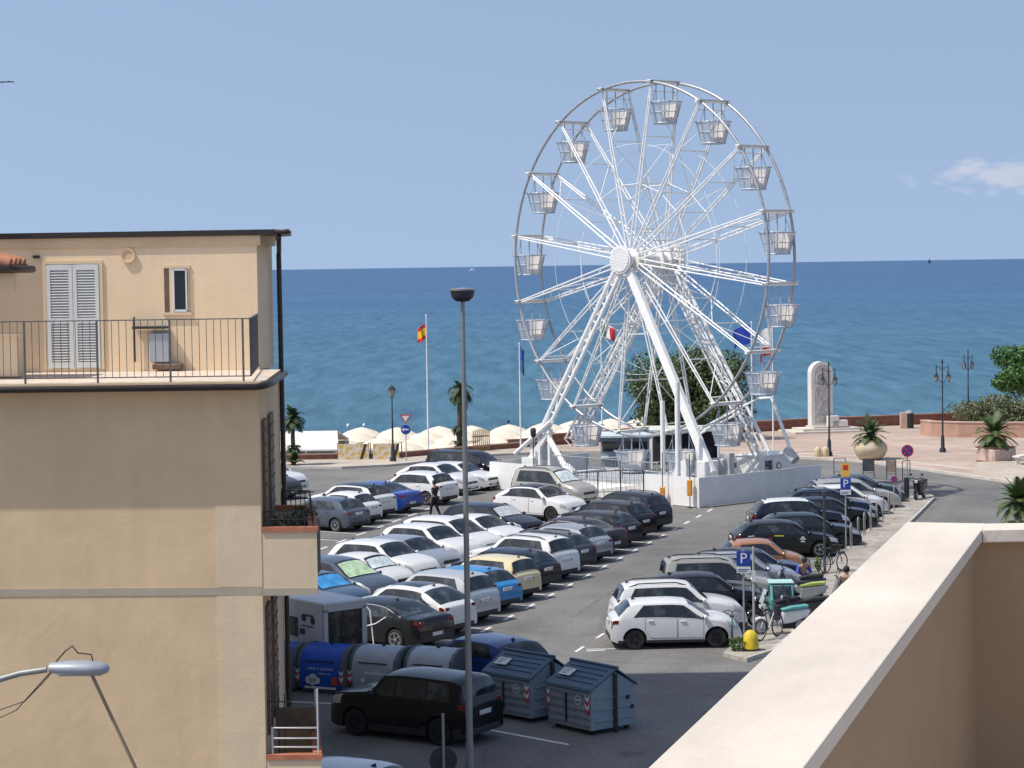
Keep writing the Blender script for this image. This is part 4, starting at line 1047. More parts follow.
# hub: axle, front disc with bulb rows, rear disc with drive
mb = MB(); mb.cyl(C+Vector((0,-YH,0)), C+Vector((0,YH,0)), .34, n=20)
for y in (-1.2,-.6,.6,1.2): mb.cyl(C+Vector((0,y-.05,0)), C+Vector((0,y+.05,0)), .62, n=24)
part('hub', mb, truss_m, smooth=40)
for y, dr, m in ((-YH-.12,-1,white_paint),(YH+.12,1,truss_m)):
    mb = MB(); mb.cyl(C+Vector((0,y-.06,0)), C+Vector((0,y+.06,0)), .72, n=36)
    mb.cyl(C+Vector((0,y+.06*dr,0)), C+Vector((0,y+.10*dr,0)), .62, n=36)
    if dr < 0:
        for r in (.14,.28,.42,.56):
            for k in range(int(r*40)):
                a = 2*pi*k/int(r*40); p = C+Vector((r*cos(a), y-.10, r*sin(a))); mb.box(p,(.05,.03,.05),1)
    part('hub_disc', mb, [m, bulb_m], smooth=40)
# sixteen radial arms: four tapering tubes each, laced
for k in range(N):
    a = A0+2*pi*k/N; mb = MB()
    tdir = Vector((cos(a),0,-sin(a)))
    for sy in (-1, 1):
        for st in (-1, 1):
            p0 = rp(a, .62, sy*1.25)+tdir*st*.13; p1 = rp(a, RW, sy*YR)+tdir*st*.05
            mb.cyl(p0, p1, .042, .036, n=6, caps=False)
        for r in (2.2, 3.7, 5.2, 6.8, 8.1):
            yy = sy*(1.25+(YR-1.25)*(r-.62)/(RW-.62)); wd = .13-.08*(r-.62)/(RW-.62)
            mb.cyl(rp(a,r,yy)+tdir*wd, rp(a,r+.35,yy)-tdir*wd, .018, n=4, caps=False)
    rr = [1.6, 3.9, 6.3, 8.6]
    for i, r in enumerate(rr):
        yy = 1.25+(YR-1.25)*(r-.62)/(RW-.62)
        mb.cyl(rp(a,r,-yy), rp(a,r,yy), .032, n=5, caps=False)
        if i < 3:
            y2 = 1.25+(YR-1.25)*(rr[i+1]-.62)/(RW-.62); sg = 1 if (i+k) % 2 else -1
            mb.cyl(rp(a,r,-yy*sg), rp(a,rr[i+1],y2*sg), .022, n=5, caps=False)
    part('arm', mb, truss_m)
# polygon bracing between arms
for y in (-1.08, 1.08):
    mb = MB()
    for k in range(N):
        a = A0+2*pi*k/N; b = A0+2*pi*(k+1)/N
        mb.cyl(rp(a,3.9,y), rp(b,3.9,y), .026, n=5, caps=False)
    part('brace_ring', mb, truss_m)
for y in (-.98, .98):
    mb = MB(); mb.tube([rp(2*pi*i/64, 5.9, y) for i in range(65)], .013, 4, caps=False)
    part('cable_ring', mb, bulb_m)
# gondolas
gl = mat('basket_panel', (.58,.65,.73), .2, alpha=.42, var=.1, scale=4)
seat_m = mat('gondola_seat', (.80,.73,.65), .6, var=.08, scale=4)
cage_m = mat('cage_grey', (.40,.45,.52), .45, .1, var=.1, scale=5)
def lathe_open(mb, prof, n, a0, a1, mi=0):
    vs = []; fs = []
    for r, z in prof:
        for i in range(n+1):
            t = a0+(a1-a0)*i/n; vs.append((r*cos(t), r*sin(t), z))
    for k in range(len(prof)-1):
        for i in range(n):
            q = k*(n+1)+i; fs.append((q, q+1, q+n+2, q+n+1))
    mb.add(vs, fs, mi)
gm = {}
def gmesh(n, mb, m, smooth=None):
    o = mb.build(n, m, None, smooth=smooth); gm[n] = o.data; bpy.data.objects.remove(o)
mb = MB(); mb.box((0,0,.0),(.10,2.5,.10)); mb.box((0,0,.09),(.34,2.3,.035)); 
for sx in (-.0,): mb.cyl((0,-1.25,0),(0,1.25,0),.07,n=8)
gmesh('crossbar', mb, steel_white)
mb = MB()
for y in (-.62,.62): mb.cyl((0,y,-.02),(.0,y*.98,-1.0),.03,n=5); mb.cyl((0,y,-.3),(.45*(1 if y>0 else -1),y*.75,-1.0),.02,n=5)
mb.cyl((0,0,-.0),(0,0,-1.95),.035,n=6)
gmesh('hanger', mb, cage_m)
mb = MB()
nr = 12
for k in range(nr):
    t = 2*pi*k/nr; mb.cyl((.88*cos(t),.88*sin(t),-1.0),(.60*cos(t),.60*sin(t),-2.05),.019,n=4)
    mb.cyl((.88*cos(t),.88*sin(t),-1.0),(.98*cos(t),.98*sin(t),-.97),.022,n=4)
for r, z, q in ((.89,-1.0,.03),(.75,-1.5,.02),(.61,-2.05,.04)):
    mb.tube([(r*cos(2*pi*i/24), r*sin(2*pi*i/24), z) for i in range(25)], q, 5, caps=False)
mb.lathe([(.0,-2.08),(.62,-2.08),(.60,-2.02),(0,-2.02)], n=24)
gmesh('cage', mb, cage_m)
mb = MB(); lathe_open(mb, [(.87,-1.02),(.60,-2.04)], 24, 0, 2*pi); gmesh('panel', mb, gl)
mb = MB(); lathe_open(mb, [(.80,-1.06),(.60,-1.92),(.40,-1.75),(.30,-1.75)], 14, -1.25, 1.25); 
lathe_open(mb, [(.55,-1.75),(.55,-2.0)], 14, -1.2, 1.2); gmesh('seat', mb, seat_m, 40)
for k in range(N):
    a = A0+2*pi*k/N; p = rp(a, RW, 0)
    gd = bpy.data.objects.new('gondola', gm['crossbar']); COL.objects.link(gd); gd.parent = FW; gd.location = p
    for n in ('hanger','cage','panel','seat'):
        q = bpy.data.objects.new(n, gm[n]); COL.objects.link(q); q.parent = gd
        if n == 'seat': q.rotation_euler = (0,0,radians(78))
# supporting legs
def ladder(mb, p0, p1, wv, n, r=.11, rl=.04):
    p0, p1, wv = Vector(p0), Vector(p1), Vector(wv)
    mb.cyl(p0-wv*.5, p1-wv*.5, r, n=8); mb.cyl(p0+wv*.5, p1+wv*.5, r, n=8)
    for i in range(n):
        a, b = p0.lerp(p1, i/n), p0.lerp(p1, (i+1)/n); sg = .5 if i % 2 else -.5
        mb.cyl(a-wv*sg, b+wv*sg, rl, n=5, caps=False); mb.cyl(b-wv*.5, b+wv*.5, rl, n=5, caps=False)
mb = MB(); ladder(mb, (-.25,-1.75,11.7), (-5.6,-2.2,3.1), (.38,0,-.22), 9); 
mb.cyl((-4.9,-2.35,3.6),(-7.7,-2.4,1.75),.13,n=8); mb.cyl((-5.3,-2.1,2.9),(-6.9,-2.1,1.5),.13,n=8)
part('leg', mb, steel_white, smooth=40)
mb = MB(); q0, q1 = Vector((.35,-1.75,11.5)), Vector((6.3,-2.2,1.5)); d = (q1-q0).normalized(); sv = Vector((d.z,0,-d.x))
mb.slab([q0-sv*.22+Vector((0,-.12,0)), q1-sv*.25+Vector((0,-.12,0)), q1+sv*.25+Vector((0,-.12,0)), q0+sv*.22+Vector((0,-.12,0))],(0,.24,0))
part('leg', mb, steel_white)
for sx in (-1, 1):
    mb = MB(); ex = -7.5 if sx < 0 else 6.3
    ladder(mb, (sx*.3,1.45,11.6), (ex,1.8,2.1), (.5*sx,0,.38), 12, .10, .035)
    ladder(mb, (sx*.3,1.15,11.6), (ex,1.35,2.1), (.5*sx,0,.38), 12, .05, .02)
    part('leg', mb, truss_m, smooth=40)
# base: chassis beams, loading deck, towers, counterweights, hydraulic gear
base_w = mat('base_white', (.74,.74,.72), .5, var=.10, scale=2)
base_g = mat('base_grey', (.42,.44,.45), .55, var=.2, scale=2)
mb = MB()
mb.box((0,-2.3,.55),(13.6,.5,.5),ch=.03); mb.box((0,2.3,.55),(13.6,.5,.5),ch=.03); mb.box((-5.8,0,.5),(.5,5,.45)); mb.box((5.6,0,.5),(.5,5,.45))
part('chassis', mb, base_w)
mb = MB(); mb.box((.2,-1.1,.86),(7.2,4.6,.08)); mb.box((.2,-3.35,.55),(7.2,.05,.62),1); part('loading_deck', mb, [base_g, base_w])
mb = MB()
for x in (-6.55,-5.95,-5.2): mb.box((x,-2.2,1.6),(.16,.2,3.1 if x > -6.3 else 2.2))
mb.box((-5.85,-2.2,3.05),(1.5,.28,.22)); mb.slab([(-6.7,-2.28,1.75),(-5.5,-2.28,2.95),(-5.2,-2.28,2.95),(-6.4,-2.28,1.55)],(0,.2,0))
mb.box((-6.7,-2.2,1.0),(.9,.5,1.2)); mb.lathe([(0,1.5),(.35,1.5),(.42,1.9),(.3,2.3),(.05,2.3)],c=(-6.15,-1.9,0),n=14,mi=1)
part('tower', mb, [base_w, base_g])
mb = MB(); mb.cyl((-5.1,-2.3,2.6),(-3.1,-3.0,1.2),.16,n=10); mb.cyl((-3.2,-2.95,1.25),(-2.4,-3.2,.95),.3,n=12); part('ram', mb, steel_white, smooth=40)
mb = MB(); mb.box((5.9,-2.1,1.1),(.7,1.0,2.0),ch=.04); mb.cyl((5.3,-1.6,.6),(5.2,-1.9,3.0),.22,n=12); mb.cyl((4.7,-1.2,.6),(5.0,-1.3,2.6),.12,n=8)
mb.slab([(4.0,-2.9,.5),(4.6,-2.9,1.9),(5.2,-2.9,2.2),(5.6,-2.9,.5)],(0,.3,0)); mb.box((5.3,-.4,1.6),(.9,.7,.9),1,ch=.05); mb.box((6.3,-.9,1.5),(.35,.35,1.8),1)
part('drive_unit', mb, [base_w, base_g])
for (x, y, h, r) in ((5.2,-3.4,6.0,.13),(3.9,-3.1,5.0,.12)):
    mb = MB(); mb.cyl((x,y,.3),(x,y,h),r,n=10); mb.box((x,y,.35),(.5,.5,.2)); part('deck_pole', mb, steel_white, smooth=40)
mb = MB(); mb.tube([(6.4,1.2,5.0),(7.2,1.3,5.05),(8.3,1.4,2.5)],.09,7); mb.cyl((5.6,1.1,4.4),(3.0,.5,3.1),.06,n=6); mb.cyl((6.4,1.2,5.0),(3.4,.2,3.4),.06,n=6); part('outrigger', mb, steel_white, smooth=40)
mb = MB(); mb.cyl((8.05,1.4,2.5),(8.6,1.4,2.0),.26,n=14); part('counterweight', mb, base_g)
# railing of the loading deck
mb = MB()
def rail_run(mb, pts, h, z0s, step=.16, r=.012, rt=.025):
    for (a, b), (za, zb) in zip(zip(pts, pts[1:]), zip(z0s, z0s[1:])):
        A = Vector((a[0],a[1],za)); B = Vector((b[0],b[1],zb)); n = max(1, int((B-A).length/step))
        mb.cyl(A+Vector((0,0,h)), B+Vector((0,0,h)), rt, n=5); mb.cyl(A+Vector((0,0,.12)), B+Vector((0,0,.12)), rt*.8, n=5)
        for i in range(n+1):
            p = A.lerp(B, i/n); mb.cyl(p+Vector((0,0,.12)), p+Vector((0,0,h)), r, n=4, caps=False)
        for p in (A, B): mb.cyl(p, p+Vector((0,0,h+.02)), .035, n=6)
rail_run(mb, [(-3.4,-3.4),(-1.2,-3.4),(1.2,-3.4),(3.8,-3.4)], 1.05, [.9,.9,.9,.9])
part('deck_railing', mb, grey_metal)

# ---- control cabin with picture panels
cb = thing('control_cabin', 'low white cabin with dark picture panels on its side behind the hoarding', 'cabin', G(13.0,116.0,0), radians(-32+2))
mb = MB(); mb.box((0,0,1.2),(1.5,3.0,1.5),ch=.02); mb.build('cabin_body', base_w, cb)
mb = MB(); mb.box((0,0,1.98),(1.62,3.1,.06)); mb.box((0,0,.25),(1.4,2.8,.45),1); mb.build('cabin_roof', [steel_white, base_g], cb)
mb = MB(); mb.box((.765,-.75,1.35),(.02,.55,.75)); mb.build('picture_panel', mat('picture_dark',(.06,.055,.05),.5,col2=(.35,.33,.30),scale=3.5,thr=(.5,.62)), cb)
mb = MB(); mb.cyl((.755,.05,1.4),(.775,.05,1.4),.2,n=16); mb.cyl((.776,.05,1.4),(.779,.05,1.4),.12,n=16,mi=1); mb.box((.765,.35,.85),(.02,.12,.2)); mb.build('round_emblem', [mat('emblem_brown',(.25,.17,.12),.5,var=.3,scale=9), base_w], cb)

# ---- hoarding round the wheel: panels, posts
hw = mat('hoarding_white', (.76,.76,.74), .5, var=.06, scale=1.2, bump=.05, bscale=6)
c0 = Vector((-22.57,106.95)); cl_ = Vector((-35.37,114.45)); dl = (cl_-c0).normalized()
dr_ = Vector((-dl.y, dl.x)); dr_ = Vector((.522,.853)) if dr_.x < 0 else dr_
hd = thing('hoarding', 'white panel hoarding in front of the Ferris wheel, with a gap for the ramp', 'fence', (c0.x, c0.y, 0), 0)
def hp(p, q, h0=1.42, name='panel'):
    a, b = Vector(p), Vector(q); d = (b-a); L = d.length; ang = atan2(d.y, d.x); c = (a+b)/2
    mb = MB(); mb.box((c.x-c0.x, c.y-c0.y, h0/2+.04),(L-.03,.06,h0), rz=ang); mb.build(name, hw, hd)
    mb = MB(); mb.box((b.x-c0.x, b.y-c0.y, h0/2),(.07,.075,h0+.06), rz=ang); mb.build('post', steel_white, hd)
edge = [c0+dl*x for x in (0,1.75,3.55)]
for a, b in zip(edge, edge[1:]): hp(a, b)
edge2 = [c0+dl*x for x in (8.6,10.4,12.3,14.83)]
for a, b in zip(edge2, edge2[1:]): hp(a, b)
e3 = [c0+dr_*x for x in (0,2.3,4.6,6.9,9.0)]
for a, b in zip(e3, e3[1:]): hp(b, a)
e4 = [cl_+dr_*x for x in (0,2.4,4.8,7.2)]
for a, b in zip(e4, e4[1:]): hp(b, a)
# ramp with railing in the gap
rmp = thing('entrance_ramp', 'white entrance ramp with a grey metal railing leading to the wheel', 'ramp', (c0.x, c0.y, 0), radians(0))
mb = MB()
ra = [c0+dl*3.6+dr_*.25, c0+dl*8.5+dr_*.25]
mb.slab([(ra[0].x-c0.x,ra[0].y-c0.y,.05),(ra[1].x-c0.x,ra[1].y-c0.y,.05),(ra[1].x-c0.x,ra[1].y-c0.y,.25),(ra[0].x-c0.x,ra[0].y-c0.y,.95)],(dr_.x*1.4,dr_.y*1.4,0))
mb.build('ramp', base_w, rmp)
mb = MB(); pts = [c0+dl*x-dr_*.05-c0 for x in (3.62,5.2,6.8,8.5)]
rail_run(mb, pts, 1.15, [.45,.38,.22,.05], .28, .010, .022)
mb.build('ramp_railing', dark_metal, rmp)
mb = MB(); pts = [c0+dl*x+dr_*1.7-c0 for x in (3.62,5.2,6.8,8.5)]
rail_run(mb, pts, 1.05, [.9,.75,.45,.2], .24, .008, .02); mb.build('ramp_railing', grey_metal, rmp)
# orange beacons on poles by the corner
for (x, y, z, lab) in ((c0+dl*.35-dr_*.25).to_tuple()+(0.0,'thin dark pole carrying an orange box, right at the corner of the white hoarding'), (c0+dl*2.1-dr_*.3).to_tuple()+(-.45,'thin dark pole with an orange box low down, beside the navy SUV'),):
    t = thing('beacon_pole', lab, 'pole', (x,y,0), 0, 'orange boxed poles along the hoarding')
    mb = MB(); mb.cyl((0,0,0),(0,0,2.6),.025,n=6); mb.cyl((0,0,0),(0,0,.04),.15,n=10); mb.build('pole', dark_metal, t)
    mb = MB(); mb.box((0,-.05,.98+z),(.24,.18,.78),ch=.03); mb.build('orange_box', mat('orange_plastic',(.62,.27,.03),.5,var=.12,scale=6), t)
t = thing('beacon_pole', 'thin dark pole with a dark cup on top in front of the left hoarding', 'pole', (*(c0+dl*11.2-dr_*.3),0)); mb = MB(); mb.cyl((0,0,0),(0,0,3.1),.025,n=6); mb.build('pole', dark_metal, t)
mb = MB(); mb.lathe([(.05,2.9),(.14,3.0),(.16,3.3),(.1,3.42),(0,3.42)],n=10); mb.build('cap', dark_metal, t)
# flags behind and on the wheel
def flag(name, label, base, h, bands, fw=1.0, fh=1.4, ph=0.0, group=None, vertical=True, z0=None, dirv=(1,0)):
    t = thing(name, label, 'flag', base, YAW, group)
    mb = MB(); mb.cyl((0,0,0),(0,0,h),.055,.03,n=8); mb.lathe([(0,.1),(.05,.05),(.05,-.02),(0,-.06)][::-1],c=(0,0,h),n=8); mb.build('pole', steel_white, t, smooth=40)
    zt = h-.15 if z0 is None else z0
    mb = MB(); nb = len(bands); nx = 12; nz = 3*nb
    vs = []
    for j in range(nz+1):
        for i in range(nx+1):
            u = i/nx; v = j/nz
            sag = .30*u*u*fh
            vs.append((dirv[0]*(.04+fw*u*.8)+.04*sin(9*u+3*v+ph), dirv[1]*fw*u+.13*u*sin(7*u+2*v+ph), zt-v*fh-sag+.04*sin(8*u+ph)))
    fs = []; ms = []
    for j in range(nz):
        for i in range(nx):
            a = j*(nx+1)+i; fs.append((a,a+1,a+nx+2,a+nx+1))
            ms.append(min(nb-1, j*nb//nz) if vertical else min(nb-1, i*nb//nx))
    mb.v += [Vector(p) for p in vs]; mb.f += fs; mb.m += ms
    ob = mb.build('cloth', [mat('flag_%d_%d_%d' % tuple(int(q*99) for q in c), c, .8, var=.1, scale=4) for c in bands], t, smooth=60)
    return t
RED, YEL, WHT, BLU, GRN = (.55,.03,.03), (.75,.42,.03), (.75,.75,.73), (.02,.06,.40), (.02,.22,.08)
flag('flag', 'red and yellow flag hanging on a slim pole left of the tall lamp post', G(-5.3,141.8,.0), 8.75, [RED, YEL, YEL, RED], .62, .95, 0, 'flags along the seafront', z0=8.2, dirv=(-1,0))
flag('flag', 'small dark blue drooping flag on a slim pole at the left rim of the wheel', G(.5,144.2,.0), 6.8, [BLU, (.05,.2,.35)], .35, 1.6, 1, 'flags along the seafront')
flag('flag', 'blue flag flying behind the lower right of the wheel', G(14.55,137.5,.12), 8.0, [BLU], 1.3, 1.1, 2, 'flags along the seafront', dirv=(-1,0))
flag('flag', 'white and red flag on a tall pole behind the lower right of the wheel', G(15.9,138.2,.12), 7.9, [WHT, WHT, RED], .95, 1.7, 3, 'flags along the seafront', dirv=(-1,0))
flag('flag', 'red, white and green flag seen between the legs under the hub of the wheel', G(5.55,140.5,.0), 8.3, [GRN, WHT, RED], 1.0, .9, 4, 'flags along the seafront', vertical=False)
# bright ticket kiosk under the wheel, seafront bar behind
tk = thing('ticket_kiosk', 'blue grey ticket kiosk with flat pale roof behind the wheel loading deck', 'kiosk', G(6.35,128,0), YAW-radians(4))
km = mat('kiosk_bluegrey', (.26,.31,.36), .6, var=.12, scale=2)
mb = MB(); mb.box((0,0,1.05),(2.7,2.4,2.1)); mb.build('kiosk_body', km, tk)
mb = MB(); mb.box((0,-.2,2.18),(3.1,3.0,.16),ch=.03); mb.build('kiosk_roof', mat('pale_blue_roof',(.55,.64,.70),.5,var=.08,scale=2), tk)
mb = MB(); mb.box((0,-1.22,1.6),(2.5,.05,.55)); mb.build('kiosk_window', car_glass, tk)
mb = MB(); mb.box((0,-1.34,1.0),(2.7,.28,.06)); mb.build('kiosk_shelf', base_w, tk)
# ================================================================== BINS, KIOSK, STREET FURNITURE
bin_grey = mat('bin_grey', (.23,.27,.31), .55, var=.10, scale=2.5)
bin_grey2 = mat('bin_zinc', (.38,.43,.48), .5, .15, var=.12, scale=2.5)
bin_dark = mat('bin_end_grey', (.10,.115,.12), .6, var=.15, scale=3)
bin_blue = mat('bin_blue', (.010,.085,.48), .45, var=.10, scale=2)
bin_lid = mat('bin_lid_blue_grey', (.055,.10,.16), .5, var=.12, scale=2.5)
sticker_w = mat('sticker_white', (.66,.68,.70), .5, var=.08, scale=9)
sticker_r = mat('sticker_red', (.50,.06,.05), .5, var=.1, scale=9)
def chevrons(mb, x, y, z, n=2, wd=.2, h=.15, up=-1, M=None):
    """stacked red and white V marks on a plane y = const (facing -y)"""
    for k in range(n*2):
        z0 = z+k*h*.62
        q = [(x-wd/2,y,z0),(x,y,z0+up*h*.55),(x+wd/2,y,z0),(x+wd/2,y,z0+h*.62),(x,y,z0+h*.62+up*h*.55),(x-wd/2,y,z0+h*.62)]
        mb.add(q, [(0,1,4,5),(1,2,3,4)], 0 if k % 2 else 1, M)
def text(body, size, m, parent, loc, rot, name='lettering', align='CENTER'):
    c = bpy.data.curves.new(name, 'FONT'); c.body = body; c.size = size; c.align_x = align; c.align_y = 'CENTER'; c.extrude = .002; c.resolution_u = 3
    t = bpy.data.objects.new(name, c); COL.objects.link(t)
    dg = bpy.context.evaluated_depsgraph_get(); me = bpy.data.meshes.new_from_object(t.evaluated_get(dg)); bpy.data.objects.remove(t)
    me.materials.clear(); me.materials.append(m)
    o = bpy.data.objects.new(name, me); COL.objects.link(o); o.parent = parent; o.location = loc; o.rotation_euler = rot
    return o
def side_bin(x, y, front, label, group, word=None):
    t = thing('recycling_bin', label, 'recycling bin', (x, y, 0), radians(-9), group)
    W, Dp, Hh = 1.30, 1.45, 1.60
    prof = [(-.62,.12),(-.70,.45),(-.70,.76),(-.62,1.0),(-.42,1.18),(-.12,1.28),(.25,1.265),(.60,1.14),(.70,.9),(.70,.12)]
    mb = MB()
    for sx in (-1, 1):
        mb.slab([(sx*W/2-.0,p[0]*1.04,p[1]*1.02) for p in prof], (sx*.10,0,0))
    mb.box((0,0,.10),(W,1.2,.16))
    mb.build('end_shell', bin_dark, t, bevel=.015)
    mb = MB(); n = len(prof)
    vs = [(-W/2,p[0],p[1]) for p in prof]+[(W/2,p[0],p[1]) for p in prof]
    mb.add(vs, [(i,n+i,n+i+1,i+1) for i in range(n-1)]); mb.build('front_shell', front, t, smooth=35)
    mb = MB(); mb.box((0,-.0,1.29),(.10,.05,.08)); mb.build('lifting_lug', black_plastic, t)
    mb = MB(); mb.box((0,-.695,.90),(.9,.03,.03)); mb.build('shell_groove', black_plastic, t)
    for cx_ in (W/2+.05, -W/2-.05):
        mb = MB(); chevrons(mb, cx_,-.735,.35,2,.13,.14); mb.build('reflector_mark', [sticker_w, sticker_r], t)
    if word:
        mb = MB()
        for (cx, cz, r) in ((-.35,.36,.11),(-.22,.42,.13),(-.08,.36,.10),(-.22,.32,.10)):
            mb.cyl((cx,-.716,cz),(cx,-.722,cz),r,n=14)
        mb.box((.0,-.695,.16),(1.0,.02,.06)); mb.build('white_emblem', sticker_w, t)
        mb = MB(); mb.box((.47,-.712,.36),(.20,.012,.22)); mb.build('red_label', sticker_r, t)
        text('carta e cartone', .13, sticker_w, t, (.02,-.715,.70), (pi/2,0,0))
        text('plastica, no', .08, sticker_w, t, (.15,-.715,.56), (pi/2,0,0))
    else:
        mb = MB(); mb.cyl((-.3,-.712,.42),(-.3,-.718,.42),.07,n=12); mb.box((.1,-.706,.62),(.7,.01,.05)); mb.build('pale_label', sticker_w, t)
    return t
GB = 'rounded recycling bins in a row'
side_bin(-24.55,59.1,bin_blue,'blue-fronted rounded recycling bin cut off by the edge of the stucco building',GB,'x')
side_bin(-23.0,59.1,bin_blue,'blue-fronted rounded recycling bin with white lettering, fully in view',GB,'x')
side_bin(-21.45,59.1,bin_grey2,'grey rounded recycling bin next to the blue-fronted one',GB)
side_bin(-19.85,59.1,bin_grey2,'grey rounded recycling bin at the right end of the row, behind the black off-roader',GB)
def big_bin(p, q, dp, label, group):
    """metal wheelie container: front from p (left) to q (right)"""
    a, b = Vector(p), Vector(q); d = b-a; W = d.length; ang = atan2(d.y, d.x)
    t = thing('waste_container', label, 'waste container', (a.x, a.y, 0), ang, group)
    body = bin_grey; H1 = 1.14; HT = 1.58
    mb = MB()
    mb.prism([(0,0),(W,0),(W,dp),(0,dp)], .13, H1)
    for k in range(5): mb.box((W/2,-.012,.28+.19*k),(W-.06,.03,.09))
    for k in range(3): mb.box((W+.012,dp/2,.35+.28*k),(.03,dp-.3,.05))
    mb.slab([(W-.02,0,H1),(W-.02,dp,H1),(W-.02,dp*.55,HT-.05)],(.02,0,0)); mb.slab([(0,0,H1),(0,dp*.55,HT-.05),(0,dp,H1)],(.02,0,0))
    mb.build('container_body', body, t, bevel=.008)
    mb = MB()
    mb.slab([(-.05,-.06,H1-.03),(W+.05,-.06,H1-.03),(W+.05,dp*.55,HT),(-.05,dp*.55,HT)],(0,.03,.07))
    for k in range(4): 
        y = dp*.55*(.2+.2*k); z = H1+(HT-H1)*(.2+.2*k)+.045; mb.box((W*.5,y,z+.02),(W-.2,.035,.02))
    mb.slab([(W+.05,dp+.05,H1-.03),(-.05,dp+.05,H1-.03),(-.05,dp*.56,HT),(W+.05,dp*.56,HT)],(0,-.03,.07))
    mb.box((W/2,dp*.555,HT+.06),(W+.14,.10,.07))
    mb.build('lid', bin_lid, t, bevel=.01)
    s0 = Vector((W*.22,dp*.55*.42,H1+(HT-H1)*.45+.09)); u = Vector((0,dp*.55,HT-H1)).normalized()
    mb = MB(); mb.slab([s0+Vector((-.22,0,0))-u*.14,s0+Vector((.22,0,0))-u*.14,s0+Vector((.22,0,0))+u*.14,s0+Vector((-.22,0,0))+u*.14],(0,-.004,.012))
    for k in range(3): mb.slab([s0+Vector((-.16,0,.014))+u*(.06-.07*k),s0+Vector((.12-.05*k,0,.014))+u*(.06-.07*k),s0+Vector((.12-.05*k,0,.014))+u*(.085-.07*k),s0+Vector((-.16,0,.014))+u*(.085-.07*k)],(0,-.001,.003),1)
    mb.build('lid_label', [sticker_w, bin_lid], t)
    for c_, d_ in (((W*.45,-.04,.62),(.04,.04,.72)),((W+.04,dp*.52,.75),(.05,.10,1.5)),((W+.04,dp*.8,.85),(.05,.06,.10)),((W+.04,dp*.9,.6),(.05,.06,.10))):
        mb = MB(); mb.box(c_, d_); mb.build('bracket', black_plastic, t)
    for cx_, w_ in ((W-.10,.17),(.06,.12)):
        mb = MB(); chevrons(mb, cx_,-.045,.62,2,w_,.17); mb.build('reflector_mark', [sticker_w, sticker_r], t)
    mb = MB(); 
    for k in range(14):
        a_ = 2*pi*k/14; mb.box((W*.72+.11*cos(a_),-.032,.86+.11*sin(a_)),(.03,.012,.03))
    mb.box((W*.72,-.032,.86),(.07,.012,.05)); mb.build('round_emblem', sticker_w, t)
    for (x, y) in ((.15,.2),(W-.15,.2),(.15,dp-.2),(W-.15,dp-.2)):
        mb = MB(); mb.cyl((x-.03,y,.075),(x+.03,y,.075),.075,n=10); mb.build('castor', rubber, t)
big_bin((-15.68,55.42),(-14.30,54.46),1.50,'grey metal waste container with blue grey lid, the nearer right-hand one','grey waste containers')
big_bin((-17.75,56.52),(-16.22,55.66),1.50,'grey metal waste container with blue grey lid, beside the black off-roader\'s tail','grey waste containers')
# the white kiosk with its dark picture
k0 = G(-5.45,63.7,0)
kk = thing('exhibition_kiosk', 'pale kiosk with small logos and a framed dark picture, behind the recycling bins', 'kiosk', k0, YAW+radians(22))
kw = mat('kiosk_white', (.66,.69,.72), .55, var=.06, scale=2)
mb = MB(); mb.box((.75,1.3,1.2),(1.5,2.6,2.3),ch=.03); kb = mb.build('kiosk_body', kw, kk)
kk.rotation_euler = (0,0,YAW+radians(40))
for ch in (kb,): pass
mb = MB(); mb.box((.75,-.03,2.2),(1.5,.08,.22)); mb.box((.07,-.03,1.1),(.14,.08,2.1)); mb.box((1.42,-.03,1.1),(.16,.08,2.1)); mb.box((.75,-.03,.45),(1.5,.08,.2)); mb.build('picture_frame', mat('frame_cream',(.52,.50,.45),.5,var=.05,scale=3), kk)
mb = MB(); mb.box((.75,-.012,1.35),(1.3,.03,1.65)); mb.build('picture', mat('dark_picture',(.020,.014,.010),.4,col2=(.20,.14,.08),scale=2.6,thr=(.48,.70),detail=6), kk)
ink = mat('kiosk_ink', (.04,.05,.07), .5, var=.1, scale=9); gr = mat('kiosk_green', (.06,.30,.10), .5, var=.1, scale=9)
mb = MB(); mb.box((-.006,1.42,1.55),(.02,.40,.55)); mb.build('logo_square', ink, kk)
text('S', .5, gr, kk, (-.02,1.46,1.55), (pi/2,0,-pi/2), 'logo_letter')
mb = MB(); mb.cyl((-.002,.92,1.85),(-.014,.92,1.85),.11,n=12); mb.cyl((-.002,.48,1.8),(-.014,.48,1.8),.11,n=12); mb.box((-.008,.70,1.93),(.012,.5,.05)); mb.box((-.008,.75,1.62),(.012,.6,.03)); mb.box((-.008,1.0,1.45),(.012,.25,.16)); mb.build('logo_drawing', ink, kk)
# pale tubular stand beside the black saloon
st = thing('tubular_stand', 'thin white tubular stand in front of the black saloon, beside the kiosk', 'stand', (-24.35,65.1,0), radians(0))
mb = MB(); mb.tube([(-.2,-.1,0),(-.2,-.1,1.1),(-.1,-.1,1.45),(.15,-.1,1.5),(.32,-.1,1.3),(.45,-.1,0)],.022,6); mb.tube([(-.2,-.1,0),(-.2,.5,0),(.45,.5,0),(.45,-.1,0)],.02,6); mb.build('frame', steel_white, st, smooth=50)
mb = MB(); mb.tube([(-.55,-.13,.55),(-.1,-.13,.75),(.5,-.13,.9),(.85,-.13,1.12)],.02,6); mb.build('diagonal_bar', steel_white, st, smooth=50)

